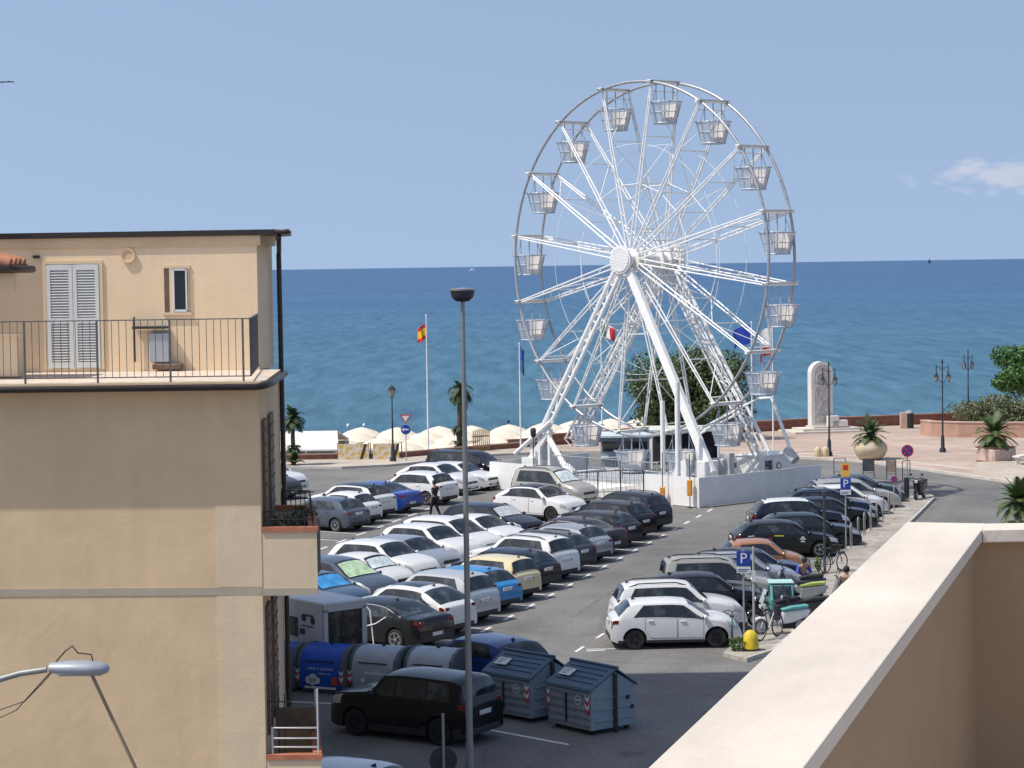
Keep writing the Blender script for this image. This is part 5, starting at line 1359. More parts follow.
# ------------------------------------------------------------------ lamps and signs
pole_grey = mat('lamp_post_grey', (.27,.275,.27), .5, .35, var=.12, scale=4)
tl = thing('lamp_post', 'tall grey lamp post with flat dark floodlight head, before the black off-roader', 'lamp post', G(-1.06,50,0), YAW)
mb = MB(); mb.cyl((0,0,0),(0,0,1.2),.09,n=12); mb.cyl((0,0,1.2),(0,0,11.1),.08,.045,n=12); mb.build('post', pole_grey, tl, smooth=40)
mb = MB(); mb.lathe([(.0,11.02),(.14,11.03),(.24,11.12),(.27,11.25),(.27,11.27)],n=20); mb.box((0,0,11.17),(.40,.1,.16),ch=.03); mb.build('lamp_head', dark_metal, tl, smooth=30)
mb = MB(); mb.lathe([(.28,11.27),(.285,11.31),(.0,11.33)],n=20); mb.build('lamp_cap', grey_metal, tl, smooth=30)
rs = thing('round_sign', 'round road sign seen from behind on a thin post by the tall lamp post', 'road sign', G(-1.58,48,0), YAW+radians(8))
mb = MB(); mb.cyl((0,0,0),(0,0,2.28),.03,n=8); mb.build('post', pole_grey, rs)
mb = MB(); mb.cyl((0,.05,1.25),(0,.07,1.25),.30,n=28); mb.cyl((0,.071,1.25),(0,.074,1.25),.29,n=28,mi=1); mb.box((0,.035,1.25),(.4,.02,.04)); mb.build('disc', [dark_metal, sticker_r], rs)
# cobra-head lamp hanging out over the street on the left
cl2 = thing('street_lamp', 'grey cobra-head street lamp on a curved arm in front of the stucco wall', 'street lamp', G(-7.66,25,0), YAW)
mb = MB(); mb.cyl((0,0,0),(0,0,6.75),.09,.06,n=10); mb.tube([(0,0,6.7),(.6,0,6.95),(1.5,0,7.18),(2.15,0,7.36),(2.45,0,7.40)],.035,8); mb.build('arm', pole_grey, cl2, smooth=50)
mb = MB(); mb.lathe([(.0,-.34),(.085,-.335),(.10,-.30),(.135,-.12),(.14,.10),(.12,.24),(.07,.31),(0,.33)],n=16,M=Matrix.Translation((2.82,0,7.41)) @ Matrix.Rotation(radians(92),4,'Y') @ Matrix.Diagonal((.62,1,1,1))); mb.box((2.83,0,7.36),(.5,.2,.05),ch=.02); mb.build('lamp_head', mat('lamp_head_grey',(.34,.37,.40),.4,.2,var=.06,scale=3), cl2, smooth=45)
mb = MB(); mb.tube([(2.55,0,7.48),(2.66,0,7.60),(2.74,0,7.66),(2.80,0,7.58),(2.95,0,7.56),(2.97,0,7.45)],.009,5); mb.tube([(1.9,0,6.95),(2.2,0,7.05),(2.4,0,7.25),(2.5,0,7.36)],.006,5); mb.tube([(0,0,6.4),(1.2,0,6.55),(2.1,0,6.95),(2.5,0,7.38)],.006,5); mb.build('cable', black_plastic, cl2)
mb = MB(); mb.tube([(2.95,0,7.33),(3.4,0,6.3),(4.6,0,3.6),(6.2,0,0)],.022,6); mb.build('stay', mat('stay_tan',(.28,.21,.14),.6,var=.1,scale=4), cl2)
iron = mat('cast_iron_black', (.035,.038,.044), .45, .3, var=.2, scale=6)
lantern_glass = mat('lantern_glass', (.48,.46,.40), .2, var=.1, scale=8, alpha=.75)
def lantern(par, p, s=1.0, hang=True):
    mb = MB(); mb.lathe([(.09*s,-.42*s),(.16*s,-.10*s),(.17*s,-.08*s)],c=p,n=6); mb.build('lantern', lantern_glass, par)
    mb = MB(); mb.lathe([(.20*s,-.08*s),(.12*s,.06*s),(.03*s,.14*s),(.0,.22*s)],c=p,n=6); mb.lathe([(.0,-.48*s),(.10*s,-.43*s),(.10*s,-.41*s)],c=p,n=6)
    for k in range(6):
        a = 2*pi*k/6; mb.cyl((p[0]+.09*s*cos(a),p[1]+.09*s*sin(a),p[2]-.42*s),(p[0]+.165*s*cos(a),p[1]+.165*s*sin(a),p[2]-.09*s),.012*s,n=4)
    mb.build('lantern_cap', iron, par)
def old_lamp(loc, h, arms, label, rz=0.0):
    t = thing('seafront_lamp', label, 'street lamp', loc, YAW+rz, 'black cast-iron lamps along the seafront')
    mb = MB(); mb.lathe([(.20,0),(.20,.18),(.12,.30),(.11,.9),(.06,1.05),(.048,2.4),(.06,2.45),(.04,2.5),(.034,h-.1),(.06,h-.05),(.0,h+(.25 if arms else 0))],n=10); 
    for sx in ((-1,1) if arms else ()):
        mb.tube([(0,0,h-1.3),(sx*.2,0,h-1.15),(sx*.36,0,h-.55),(sx*.38,0,h-.2),(sx*.32,0,h-.28)],.022,5); mb.tube([(0,0,h-.5),(sx*.2,0,h-.35),(sx*.38,0,h-.3)],.018,5)
        mb.cyl((sx*.38,0,h-.3),(sx*.38,0,h-.75),.02,n=5)
    mb.build('post', iron, t, smooth=40)
    if arms:
        for sx in (-1, 1): lantern(t, (sx*.38,0,h-.85), .85)
    else: lantern(t, (0,0,h+.40), 1.25)
    return t
old_lamp(G(-7.25,136.6,.12), 4.0, False, 'black cast-iron seafront lamp with one lantern, left by the parasols')
old_lamp(G(18.95,135.6,.12), 5.5, True, 'black twin-lantern seafront lamp directly in front of the white arched monument')
old_lamp(G(26.05,137.2,.12), 5.5, True, 'black twin-lantern seafront lamp left of the square planter')
old_lamp(G(32.8,163.0,.12), 5.0, True, 'black twin-lantern seafront lamp rising behind the grey-green bush', .5)
sign_blue = mat('sign_blue', (.012,.05,.33), .4, var=.05, scale=6)
sign_white = mat('sign_white', (.72,.72,.70), .4, var=.04, scale=6)
sign_red = mat('sign_red', (.52,.03,.03), .4, var=.05, scale=6)
def p_sign(loc, h, label, extra=None):
    t = thing('parking_sign', label, 'parking sign', loc, YAW-radians(4), 'blue parking signs along the right-hand pavement')
    mb = MB(); mb.cyl((0,0,0),(0,0,h),.03,n=8); mb.cyl((0,0,0),(0,0,.03),.10,n=8); mb.build('post', grey_metal, t)
    mb = MB(); mb.box((0,-.045,h-.27),(.42,.02,.46),ch=.008); mb.build('board', sign_blue, t)
    text('P', .45, sign_white, t, (0,-.058,h-.27), (pi/2,0,0), 'letter')
    mb = MB(); mb.box((0,-.045,h-.61),(.42,.02,.19)); mb.build('plate', sign_white, t)
    mb = MB(); mb.box((0,-.057,h-.60),(.34,.004,.025)); mb.box((-.04,-.057,h-.65),(.28,.004,.025)); mb.build('plate_text', plate_ink, t)
    return t
p_sign((-12.95,67.8,.12), 2.95, 'blue parking sign with white P beside the yellow bollard')
p2 = p_sign((-13.25,91.4,.12), 2.95, 'blue parking sign with white P under a red and yellow panel')
mb = MB(); mb.box((0,-.04,3.24),(.34,.02,.54)); mb.build('panel', mat('panel_yellow',(.70,.42,.06),.5,var=.1,scale=5), p2)
mb = MB(); mb.box((0,-.053,3.34),(.2,.006,.2)); mb.build('panel_square', sign_red, p2)
mb = MB(); mb.cyl((0,0,2.9),(0,0,3.7),.028,n=8); mb.build('post_top', grey_metal, p2)
t = thing('sign_post', 'thin grey post with a small white notice, right beside the nearer parking sign', 'post', (-12.72,68.2,.12), YAW)
mb = MB(); mb.cyl((0,0,0),(0,0,3.0),.035,n=8); mb.build('post', mat('pale_post',(.45,.45,.43),.5,.2,var=.1,scale=5), t); mb = MB(); mb.box((0,-.04,2.1),(.13,.02,.34)); mb.build('notice', sign_white, t)
t = thing('ticket_post', 'slim dark post with the bicycle leaning on it, in front of the stickered black hatchback', 'post', (-13.05,84.5,.12), YAW)
mb = MB(); mb.cyl((0,0,0),(0,0,2.9),.055,n=10); mb.box((0,0,2.98),(.16,.14,.2),ch=.02); mb.build('post', mat('dark_green_post',(.05,.06,.055),.5,.2,var=.1,scale=5), t)
def round_sign(loc, h, r, kind, label, rz=0):
    t = thing('round_sign', label, 'road sign', loc, YAW+rz)
    mb = MB(); mb.cyl((0,0,0),(0,0,h+r),.03,n=8); mb.build('post', grey_metal, t)
    mb = MB(); mb.cyl((0,-.04,h),(0,-.055,h),r,n=28); mb.build('rim', sign_red if kind != 'arrow' else sign_white, t)
    mb = MB(); mb.cyl((0,-.0555,h),(0,-.060,h),r*(.80 if kind != 'arrow' else .95),n=28); mb.build('disc', sign_blue, t)
    mb = MB()
    if kind == 'arrow':
        mb.box((.0,-.063,h),(r*1.1,.006,r*.28)); mb.slab([(-r*.8,-.061,h),(-r*.35,-.061,h-r*.4),(-r*.35,-.061,h+r*.4)],(0,-.004,0)); mb.build('arrow', sign_white, t)
    else:
        Mx = Matrix.Translation((0,-.063,h)); 
        for s_ in (1,-1):
            mb.box((0,0,0),(r*1.55,.006,r*.2), M=Mx @ Matrix.Rotation(radians(45*s_),4,'Y'))
        mb.build('bars', sign_red, t)
    return t
t = round_sign((-13.15,111.6,.12),2.35,.30,'no','round no-stopping sign, red on blue, at the far end of the right-hand pavement')
mb = MB(); mb.box((-.06,-.1,.55),(.24,.2,1.0),ch=.02); mb.build('meter_box', dark_metal, t)
round_sign((-13.15,106.3,.12),1.45,.16,'no','small low no-parking sign among the car noses on the right-hand pavement')
t = round_sign(G(-6.45,136.7,.12),1.9,.31,'arrow','round blue direction sign under a triangular give-way sign, by the parasols')
mb = MB(); mb.slab([(-.36,-.045,2.80),(.36,-.045,2.80),(0,-.045,2.23)],(0,-.012,0)); mb.build('triangle', sign_red, t)
mb = MB(); mb.slab([(-.24,-.0575,2.73),(.24,-.0575,2.73),(0,-.0575,2.35)],(0,-.005,0)); mb.build('triangle_face', sign_white, t)
mb = MB(); mb.cyl((0,0,2.05),(0,0,2.85),.028,n=6); mb.build('post_top', grey_metal, t)
# nose-stop posts on the pavement
for k, (x, y) in enumerate([(-13.15,92.2),(-13.15,94.3),(-13.15,96.2),(-13.15,98.2),(-13.15,100.2),(-13.15,102.4),(-13.15,104.4),(-13.15,108.8)]):
    t = thing('bollard', 'slim grey hoop bollard at the car noses on the right-hand pavement', 'bollard', (x,y,.12), 0, 'hoop bollards at the car noses')
    mb = MB(); mb.tube([(0,-.22,0),(0,-.22,.85),(0,-.12,1.0),(0,.12,1.0),(0,.22,.85),(0,.22,0)],.022,7); mb.build('hoop', pole_grey, t, smooth=50)
# info boards at the end of the car park
for i, (X, D, wd, dark, lab) in enumerate(((17.8,123.4,.62,0,'empty tall metal frame, leftmost of the info boards beyond the right-hand cars'),(19.25,122.6,.60,1,'dark-panelled info board between the metal frames'),(20.35,121.8,.50,2,'reddish info board in a metal frame left of the no-stopping sign'),(21.05,121.2,.40,0,'narrow empty metal frame just left of the no-stopping sign'))):
    t = thing('info_board', lab, 'notice board', G(X,D,0), YAW, 'info boards beyond the cars')
    mb = MB()
    for sx in (-1,1): mb.cyl((sx*wd/2,0,0),(sx*wd/2,0,1.05),.022,n=6)
    mb.cyl((-wd/2,0,1.05),(wd/2,0,1.05),.022,n=6); mb.cyl((-wd/2,0,.3),(wd/2,0,.3),.015,n=6); mb.build('frame', dark_metal, t)
    if dark:
        mb = MB(); mb.box((0,0,.70),(wd-.05,.02,.62)); mb.build('panel', mat('board_dark',(.08,.085,.10),.5,var=.3,scale=8) if dark == 1 else mat('board_red',(.36,.26,.20),.5,var=.35,scale=9), t)
# golden dome bollards, yellow bollard
stone_c = mat('cream_stone', (.58,.48,.31), .8, var=.12, scale=3, bump=.15, bscale=18)
for k, X in enumerate((18.25, 18.72)):
    t = thing('dome_bollard', 'cream dome-topped stone bollard on the pink paving, %s of the pair' % ('left' if k == 0 else 'right'), 'bollard', G(X,135.5,.12), 0, 'pair of cream dome bollards')
    mb = MB(); mb.lathe([(.20,0),(.22,.03),(.21,.38),(.19,.48),(.12,.56),(0,.59)],n=16); mb.build('stone', stone_c, t, smooth=40)
t = thing('yellow_bollard', 'rounded yellow plastic bollard on the pavement corner beside the white hatchback', 'bollard', (-12.62,67.1,.12), 0)
mb = MB(); mb.lathe([(.24,0),(.25,.10),(.23,.35),(.19,.50),(.11,.59),(0,.62)],n=18); mb.build('shell', mat('yellow_plastic',(.62,.46,.02),.5,var=.2,scale=5), t, smooth=45)
mb = MB(); mb.lathe([(.26,0),(.26,.05),(.24,.06)],n=18); mb.build('foot', black_plastic, t)
weed = mat('weed_green', (.06,.11,.025), .8, var=.5, scale=7)
t = thing('weed_clump', 'clump of green weeds growing at the foot of the yellow bollard', 'plant', (-12.98,66.95,.12)); mb = MB(); leaf_cloud(mb,(0,0,.18),(.30,.28,.22),240,.06); mb.build('leaves', weed, t)
t = thing('weed_clump', 'small tuft of weeds at the foot of the post with the bicycle', 'plant', (-13.28,84.3,.12)); mb = MB(); leaf_cloud(mb,(0,0,.3),(.12,.12,.32),110,.06); mb.build('leaves', weed, t)
# the low kerb strip seen beside the recycling bins
# ------------------------------------------------------------------ two-wheelers
def scooter(loc, rz, body, label, seat=None, topbox=None, screen=False, group='scooters and motorcycles on the pavement'):
    t = thing('scooter', label, 'motorcycle', loc, rz, group)
    for x in (-.62,.66):
        mb = MB(); r = .24
        mb.lathe([(r*.7,-.055),(r*.93,-.055),(r,-.03),(r,.03),(r*.93,.055),(r*.7,.055)],n=18,M=Matrix.Translation((x,0,r)) @ Matrix.Rotation(pi/2,4,'X')); w_ = mb.build('wheel', tyre_m, t, smooth=40)
        mb = MB(); mb.cyl((x,-.058,r),(x,.058,r),r*.70,n=16); mb.cyl((x,-.064,r),(x,.064,r),r*.22,n=10); mb.build('rim', rim_m, w_)
    mb = MB()
    mb.slab([(-.85,-.13,.52),(-.35,-.13,.34),(.05,-.13,.30),(.30,-.13,.28),(.33,-.13,.36),(.0,-.13,.40),(-.05,-.13,.70),(-.80,-.13,.78),(-.95,-.13,.72)],(0,.26,0))
    mb.slab([(.30,-.19,.28),(.40,-.19,.28),(.62,-.19,.95),(.52,-.19,1.0),(.44,-.19,.75)],(0,.38,0))
    mb.slab([(.48,-.07,.44),(.86,-.07,.40),(.92,-.07,.50),(.62,-.07,.56)],(0,.14,0))
    mb.build('bodywork', body, t, bevel=.045)
    mb = MB(); mb.tube([(.66+.27*cos(a_),0,.24+.27*sin(a_)) for a_ in (2.6,2.2,1.8,1.4,1.0,.6)],.065,8); mb.build('mudguard', body, t, smooth=60)
    mb = MB(); mb.slab([(-.85,-.14,.78),(-.05,-.14,.71),(.0,-.14,.78),(-.35,-.14,.86),(-.88,-.14,.90)],(0,.28,0)); mb.build('seat', seat or black_plastic, t, bevel=.03)
    mb = MB(); mb.tube([(.46,-.34,1.02),(.52,-.12,1.04),(.55,0,1.0),(.52,.12,1.04),(.46,.34,1.02)],.02,6); mb.cyl((.55,0,.95),(.72,0,.24),.03,n=8)
    for s_ in (-1,1): m3 = MB(); m3.tube([(.50,s_*.20,1.02),(.58,s_*.26,1.20)],.01,5); m3.box((.58,s_*.28,1.24),(.03,.13,.09),ch=.01); m3.build('mirror', black_plastic, t)
    mb.build('handlebar', black_plastic, t)
    mb = MB(); mb.box((-.2,0,.24),(.4,.2,.16),ch=.03); mb.cyl((-.35,-.16,.26),(-.85,-.17,.32),.045,n=8); mb.build('engine', black_plastic, t)
    mb = MB(); mb.box((.66,0,.88),(.08,.18,.14),ch=.03); mb.build('headlight', lens_clear, t)
    mb = MB(); mb.box((-.93,0,.70),(.05,.18,.08),ch=.015); mb.build('taillight', lens_red, t)
    if screen:
        mb = MB(); mb.slab([(.64,-.22,1.0),(.64,.22,1.0),(.48,.20,1.42),(.48,-.20,1.42)],(.012,0,.004)); mb.build('screen', mat('screen_clear',(.55,.62,.66),.1,alpha=.5,var=.05,scale=5), t)
    if topbox:
        mb = MB(); mb.box((-.92,0,1.06),(.40,.42,.32),ch=.06); mb.build('top_box', topbox, t)
    return t
moto_white = mat('moto_white', (.62,.62,.62), .35, var=.1, scale=4, coat=.3)
teal = mat('teal_panel', (.10,.33,.31), .5, var=.10, scale=3)
lime = mat('lime_cover', (.30,.40,.10), .7, var=.2, scale=4)
grey_sc = mat('scooter_grey', (.33,.34,.35), .4, .3, var=.1, scale=4)
scooter((-12.25,70.3,.12), radians(205), moto_white, 'white and grey motorcycle with turquoise seat cover, nearest the yellow bollard', seat=teal, screen=True)
scooter((-11.9,72.3,.12), radians(200), mat('scooter_dark',(.03,.03,.032),.4,var=.15,scale=4,coat=.3), 'dark scooter half hidden between the turquoise-seated motorcycle and the parapet', seat=black_plastic)
scooter((-12.55,75.7,.12), radians(195), grey_sc, 'grey scooter with lime green cover right below the man in blue', seat=lime)
scooter((-11.85,76.0,.12), radians(15), grey_sc, 'pale grey scooter with round mirrors, last in the line along the pavement', seat=black_plastic)
scooter((-12.75,71.9,.12), radians(212), MATS['scooter_dark'], 'dark scooter squeezed between the turquoise delivery cart and the white motorcycle')
scooter((-12.9,77.6,.12), radians(190), mat('scooter_navy',(.012,.02,.06),.4,var=.15,scale=4,coat=.3), 'navy scooter with round mirrors beside the person in blue', seat=black_plastic)
scooter((-12.55,111.7,.12), radians(-100), mat('scooter_black',(.015,.015,.017),.4,var=.15,scale=4,coat=.4), 'black scooter parked nose to us beside the no-stopping sign', group='scooters and motorcycles on the pavement', screen=False)
# turquoise three-wheeled delivery cart
dc = thing('delivery_cart', 'tall turquoise delivery cart with dark front window standing behind the white motorcycle', 'cart', (-12.75,73.2,.12), radians(-75))
mb = MB(); mb.slab([(-.45,-.38,.35),(.50,-.38,.35),(.50,-.38,.70),(.28,-.38,1.18),(-.45,-.38,1.22)],(0,.76,0)); mb.build('box', teal, dc, bevel=.04)
mb = MB(); mb.slab([(.497,-.30,.74),(.497,.30,.74),(.305,.30,1.13),(.305,-.30,1.13)],(.012,0,.005)); mb.box((.0,-.385,.95),(.55,.02,.35)); mb.build('window', car_glass, dc)
mb = MB(); mb.box((-.08,0,1.225),(.78,.82,.05),ch=.02); mb.build('cart_roof', mat('pale_teal',(.38,.58,.55),.5,var=.06,scale=3), dc)
mb = MB(); mb.box((.515,.05,.66),(.01,.4,.14)); mb.build('label', sticker_w, dc)
for (x,y) in ((-.3,-.4),(-.3,.4),(.5,0)):
    mb = MB(); mb.cyl((x,y-.05,.2),(x,y+.05,.2),.2,n=14); mb.build('wheel', tyre_m, dc)
mb = MB(); mb.slab([(-1.0,-.3,.55),(-.5,-.3,.55),(-.5,-.3,.75),(-1.0,-.3,.7)],(0,.6,0)); mb.cyl((-.45,0,.4),(-.95,0,.5),.05); mb.build('saddle', teal, dc, bevel=.02)
# bicycles
def bicycle(loc, rz, m, label):
    t = thing('bicycle', label, 'bicycle', loc, rz)
    for x in (-.52,.52):
        mb = MB(); pts = [(x+.33*cos(2*pi*i/28),0,.34+.33*sin(2*pi*i/28)) for i in range(29)]; mb.tube(pts,.022,6,caps=False); w_ = mb.build('wheel', tyre_m, t)
        mb = MB(); mb.tube([(x+.30*cos(2*pi*i/28),0,.34+.30*sin(2*pi*i/28)) for i in range(29)],.010,5,caps=False)
        for i in range(14): mb.cyl((x,0,.34),(x+.3*cos(2*pi*i/14),0,.34+.3*sin(2*pi*i/14)),.004,n=3,caps=False)
        mb.build('rim', rim_m, w_)
    mb = MB(); B, S_, Hd, R_ = (-.05,0,.30),(-.20,0,.80),(.36,0,.84),(-.52,0,.34)
    for a, b in ((B,S_),(S_,Hd),(B,Hd),(B,R_),(S_,R_),(Hd,(.52,0,.34))): mb.cyl(a,b,.018,n=6)
    mb.build('frame', m, t)
    mb = MB(); mb.tube([(.30,-.28,.98),(.40,-.1,1.0),(.36,0,.96),(.40,.1,1.0),(.30,.28,.98)],.014,5); mb.cyl(Hd,(.36,0,.97),.014,n=5); mb.cyl(S_,(-.22,0,.90),.014,n=5); mb.build('handlebar', black_plastic, t)
    mb = MB(); mb.box((-.24,0,.92),(.26,.14,.06),ch=.025); mb.build('saddle', black_plastic, t)
bicycle((-12.75,84.75,.12), radians(62), iron, 'black bicycle leaning on the slim dark post')
bicycle((-13.35,67.95,.12), radians(100), mat('bike_green',(.05,.25,.18),.4,var=.1,scale=5), 'green bicycle parked between the parking sign and the white hatchback')
bicycle((-12.45,69.3,.12), radians(70), mat('bike_grey',(.12,.12,.13),.4,.3,var=.1,scale=5), 'grey bicycle between the yellow bollard and the white motorcycle')
# ================================================================== PROMENADE
sea_wall_m = mat('red_brick_wall', (.23,.095,.065), .85, var=.25, scale=3, bump=.3, bscale=14)
def wall_run(name, pts, h, th, m, label, capm=None, z0=0.0):
    P = [Vector(G(*p)[:2]) for p in pts]; c = P[0]
    t = thing(name, label, 'wall', (c.x, c.y, z0), 0)
    N_ = []
    for i, p in enumerate(P):
        d = (P[min(i+1,len(P)-1)]-P[max(i-1,0)]).normalized(); N_.append(Vector((-d.y,d.x)))
    mb = MB(); mc = MB()
    for i in range(len(P)-1):
        a, b = P[i]-c, P[i+1]-c
        mb.prism([a-N_[i]*th/2, b-N_[i+1]*th/2, b+N_[i+1]*th/2, a+N_[i]*th/2], -.3 if z0 == 0 else 0, h)
        k = th/2+.04
        mc.prism([a-N_[i]*k, b-N_[i+1]*k, b+N_[i+1]*k, a+N_[i]*k], h+.001, h+.075)
    mb.build('wall_face', m, t); mc.build('coping', capm or kerb_stone, t)
    return t
wall_run('sea_wall', wall_line[1:5], .38, .34, sea_wall_m, 'low dark red sea wall along the beach on the left, in front of the parasols', mat('dark_cap',(.25,.17,.13),.8,var=.15,scale=2))
wall_run('sea_wall', [(2.0,146.8),(7,150.2)] + wall_line[5:9], .78, .34, sea_wall_m, 'low dark red sea wall on the right, behind the white arched monument', mat('red_cap',(.30,.16,.12),.8,var=.15,scale=2))
wall_run('planter_wall', [(27.4,150.9),(27.8,149.6),(29.3,148.6),(31,148.0),(33.6,147.4)], .95, .5, mat('pink_stone',(.42,.26,.19),.85,var=.15,scale=1.5,bump=.2,bscale=12), 'curved pink stone planter wall in front of the grey-green bush', mat('pink_cap',(.48,.33,.26),.8,var=.1,scale=2), .12)
wall_run('planter_wall', [(34.0,149.2),(36,149.0),(44,150.5)], .75, .5, MATS['pink_stone'], 'straight pink stone wall at the right edge behind the square planter', MATS['pink_cap'], .12)
# monument
mon = thing('monument', 'white arched stone slab monument on a stepped plinth beside the sea', 'monument', G(21.15,155.6,.12), YAW+radians(14))
marble = mat('white_marble', (.66,.64,.60), .6, var=.08, scale=1.5, bump=.1, bscale=10)
relief = mat('relief_grey', (.44,.42,.40), .7, var=.25, scale=2.2, bump=.6, bscale=5)
pts = [(-.78,0,0),(.78,0,0)] + [(.78*cos(pi*i/14),0,3.6+.78*sin(pi*i/14)) for i in range(15)]
mb = MB(); mb.slab([(p[0],-.35,p[2]+.42) for p in pts],(0,.7,0)); mb.build('slab', marble, mon)
pin = [(-.56,0,.15),(.60,0,.15)] + [(.02+.58*cos(pi*i/14),0,3.6+.58*sin(pi*i/14)) for i in range(15)]
mb = MB(); mb.slab([(p[0],-.375,p[2]+.42) for p in pin],(0,.022,0))
for k in range(26):
    mb.box((random.uniform(-.4,.45),-.39,random.uniform(.9,4.3)),(random.uniform(.1,.35),.05,random.uniform(.12,.4)),ch=.02)
mb.build('relief', relief, mon)
mb = MB(); mb.box((.1,-.3,.06),(5.4,3.2,.12)); mb.box((.3,-.35,.2),(4.2,2.2,.16)); mb.box((.4,-.3,.34),(2.6,1.5,.14)); mb.build('plinth', mat('plinth_stone',(.58,.53,.47),.8,var=.1,scale=2), mon)
mb = MB(); mb.box((.55,-.9,.75),(.75,.5,.7)); mb.box((1.0,-.9,.6),(1.1,.5,.4)); mb.build('stepped_block', marble, mon, bevel=.02)
# litter bin column
lb = thing('litter_bin', 'cream and dark litter bin by the sea wall, right of the white monument', 'litter bin', G(27.35,157.2,.12), YAW)
mb = MB(); mb.box((-.22,0,.55),(.42,.6,1.1)); mb.build('stone_side', MATS['pink_cap'], lb)
mb = MB(); mb.cyl((.2,0,0),(.2,0,1.05),.30,n=16); mb.lathe([(.32,1.05),(.28,1.18),(.1,1.26),(0,1.27)],c=(.2,0,0),n=16,mi=1); mb.build('drum', [dark_metal, grey_metal], lb, smooth=40)
# cycads
frond_m = mat('frond_green', (.055,.095,.022), .6, var=.45, scale=4)
frond_d = mat('palm_green', (.035,.062,.018), .65, var=.5, scale=3)
trunk_m = mat('palm_trunk', (.10,.075,.05), .95, var=.4, scale=9, bump=.6, bscale=16)
def frond(mb, base, az, el, L, droop, wd=.34, n=12, mi=0):
    """feather leaf: a rib with paired leaflets"""
    d = Vector((cos(az)*cos(el), sin(az)*cos(el), sin(el))); p = Vector(base); pts = [p.copy()]; dirs = []
    for i in range(n):
        d = (d+Vector((0,0,-droop/n*(1+1.5*i/n)))).normalized(); dirs.append(d.copy()); p = p+d*(L/n); pts.append(p.copy())
    mb.tube(pts, .018, 3, mi, r_end=.006)
    for i in range(1, n):
        d = dirs[i]; s = d.cross(Vector((0,0,1))); s = s.normalized() if s.length > 1e-3 else Vector((1,0,0)); up = s.cross(d)
        w_ = wd*sin(pi*(i/n)**.75)+.05
        for sg in (-1,1):
            for q in (0,.5):
                o = pts[i].lerp(pts[min(i+1,n)], q); tip = o+s*sg*w_+d*w_*.75+up*(-.10*w_)
                h = d*.04
                mb.add([o-h, o+h, tip], [(0,1,2)], mi)
def palm(name, label, cat, loc, h, nf, L, droop, m, r=.14, dead=0, group=None, skirt=False):
    t = thing(name, label, cat, loc, random.uniform(0,6), group)
    mb = MB(); pts = []; lean = random.uniform(-.12,.12)
    for i in range(9): pts.append((lean*(i/8)**2*h*.4, .02*sin(i), h*i/8))
    mb.tube(pts, r*1.15, 9, r_end=r*.85); mb.build('trunk', trunk_m, t, smooth=50)
    mb = MB(); top = Vector(pts[-1])
    for k in range(nf):
        a = 2*pi*k*.618; u = k/nf
        frond(mb, top+Vector((0,0,-.12*u)), a, radians(78-100*u+random.uniform(-8,8)), L*random.uniform(.85,1.1), droop*random.uniform(.8,1.2), wd=L*.22)
    mb.build('crown', m, t)
    if skirt:
        mb = MB()
        for k in range(22): frond(mb, (0,0,.9*h*.42), 2*pi*k*.618, radians(random.uniform(-10,50)), L*.62, droop, wd=L*.13)
        for k in range(14): frond(mb, (0,0,.05), 2*pi*k*.618, radians(random.uniform(40,80)), L*.8, droop*.8, wd=L*.15)
        mb.build('lower_fronds', m, t)
    return t
palm('palm_tree','shaggy palm with a second tuft of fronds low on its trunk, beside the building','palm tree',G(-13.1,135.0,.12),2.75,34,1.0,1.1,frond_d,.13,skirt=True)
palm('palm_tree','tall thin palm with drooping crown between the flag pole and the tall lamp post','palm tree',G(-3.45,146.0,0),3.75,40,1.15,1.7,frond_d,.17,skirt=True)
def cycad(loc, label, L=1.25, h=.5, nf=34):
    return palm('cycad', label, 'cycad', loc, h, nf, L, .75, frond_m, .13, group='cycads in planters')
pl1 = thing('stone_urn', 'large round cream stone urn on the pink paving beyond the no-stopping sign', 'planter', G(21.0,132.9,.12), 0)
mb = MB(); mb.lathe([(.55,0),(.62,.03),(.82,.22),(.98,.55),(.96,.82),(.80,1.02),(.66,1.06),(.70,1.14),(.60,1.15),(.58,1.02),(0,1.0)],n=32); mb.build('urn', mat('urn_stone',(.50,.42,.29),.8,var=.1,scale=2,bump=.15,bscale=12), pl1, smooth=35)
cycad(G(21.0,132.9,1.13), 'spreading dark cycad growing in the round cream urn', 1.25, .45, 30)
mb = MB(); t = thing('planter_box','square pink marble planter with rounded corner posts on the raised island','planter',G(27.75,130.2,.12),YAW+radians(28))
mb.box((0,0,.42),(1.75,1.75,.84),ch=.12); mb.box((0,0,.86),(1.66,1.66,.06),1)
for k in range(3): mb.box((-.44+.44*k,-.885,.42),(.03,.03,.7))
mb.build('box', [mat('pink_marble',(.52,.39,.33),.7,var=.2,scale=2.5), sea_wall_m], t)
cycad(G(27.75,130.2,.98), 'tall upswept cycad in the square pink planter', 1.5, .75, 34)
t = thing('dark_pot', 'small dark pot plant in the left corner of the square pink planter', 'plant', G(27.25,129.9,.98), 0); mb = MB(); leaf_cloud(mb,(0,0,.2),(.32,.3,.24),160,.08); mb.build('leaves', leaf_dark, t)
pt = thing('street_planter', 'low stone planter at the bend of the side street, hidden behind the parapet', 'planter', G(21.4,95.9,.12), YAW)
mb = MB(); mb.lathe([(.45,0),(.6,.1),(.7,.4),(.62,.5),(.5,.5),(0,.45)],n=20); mb.build('bowl', stone_c, pt, smooth=35)
cycad(G(21.4,95.9,.58), 'cycad rising just above the stone coping at the right edge', 1.15, .95, 38)
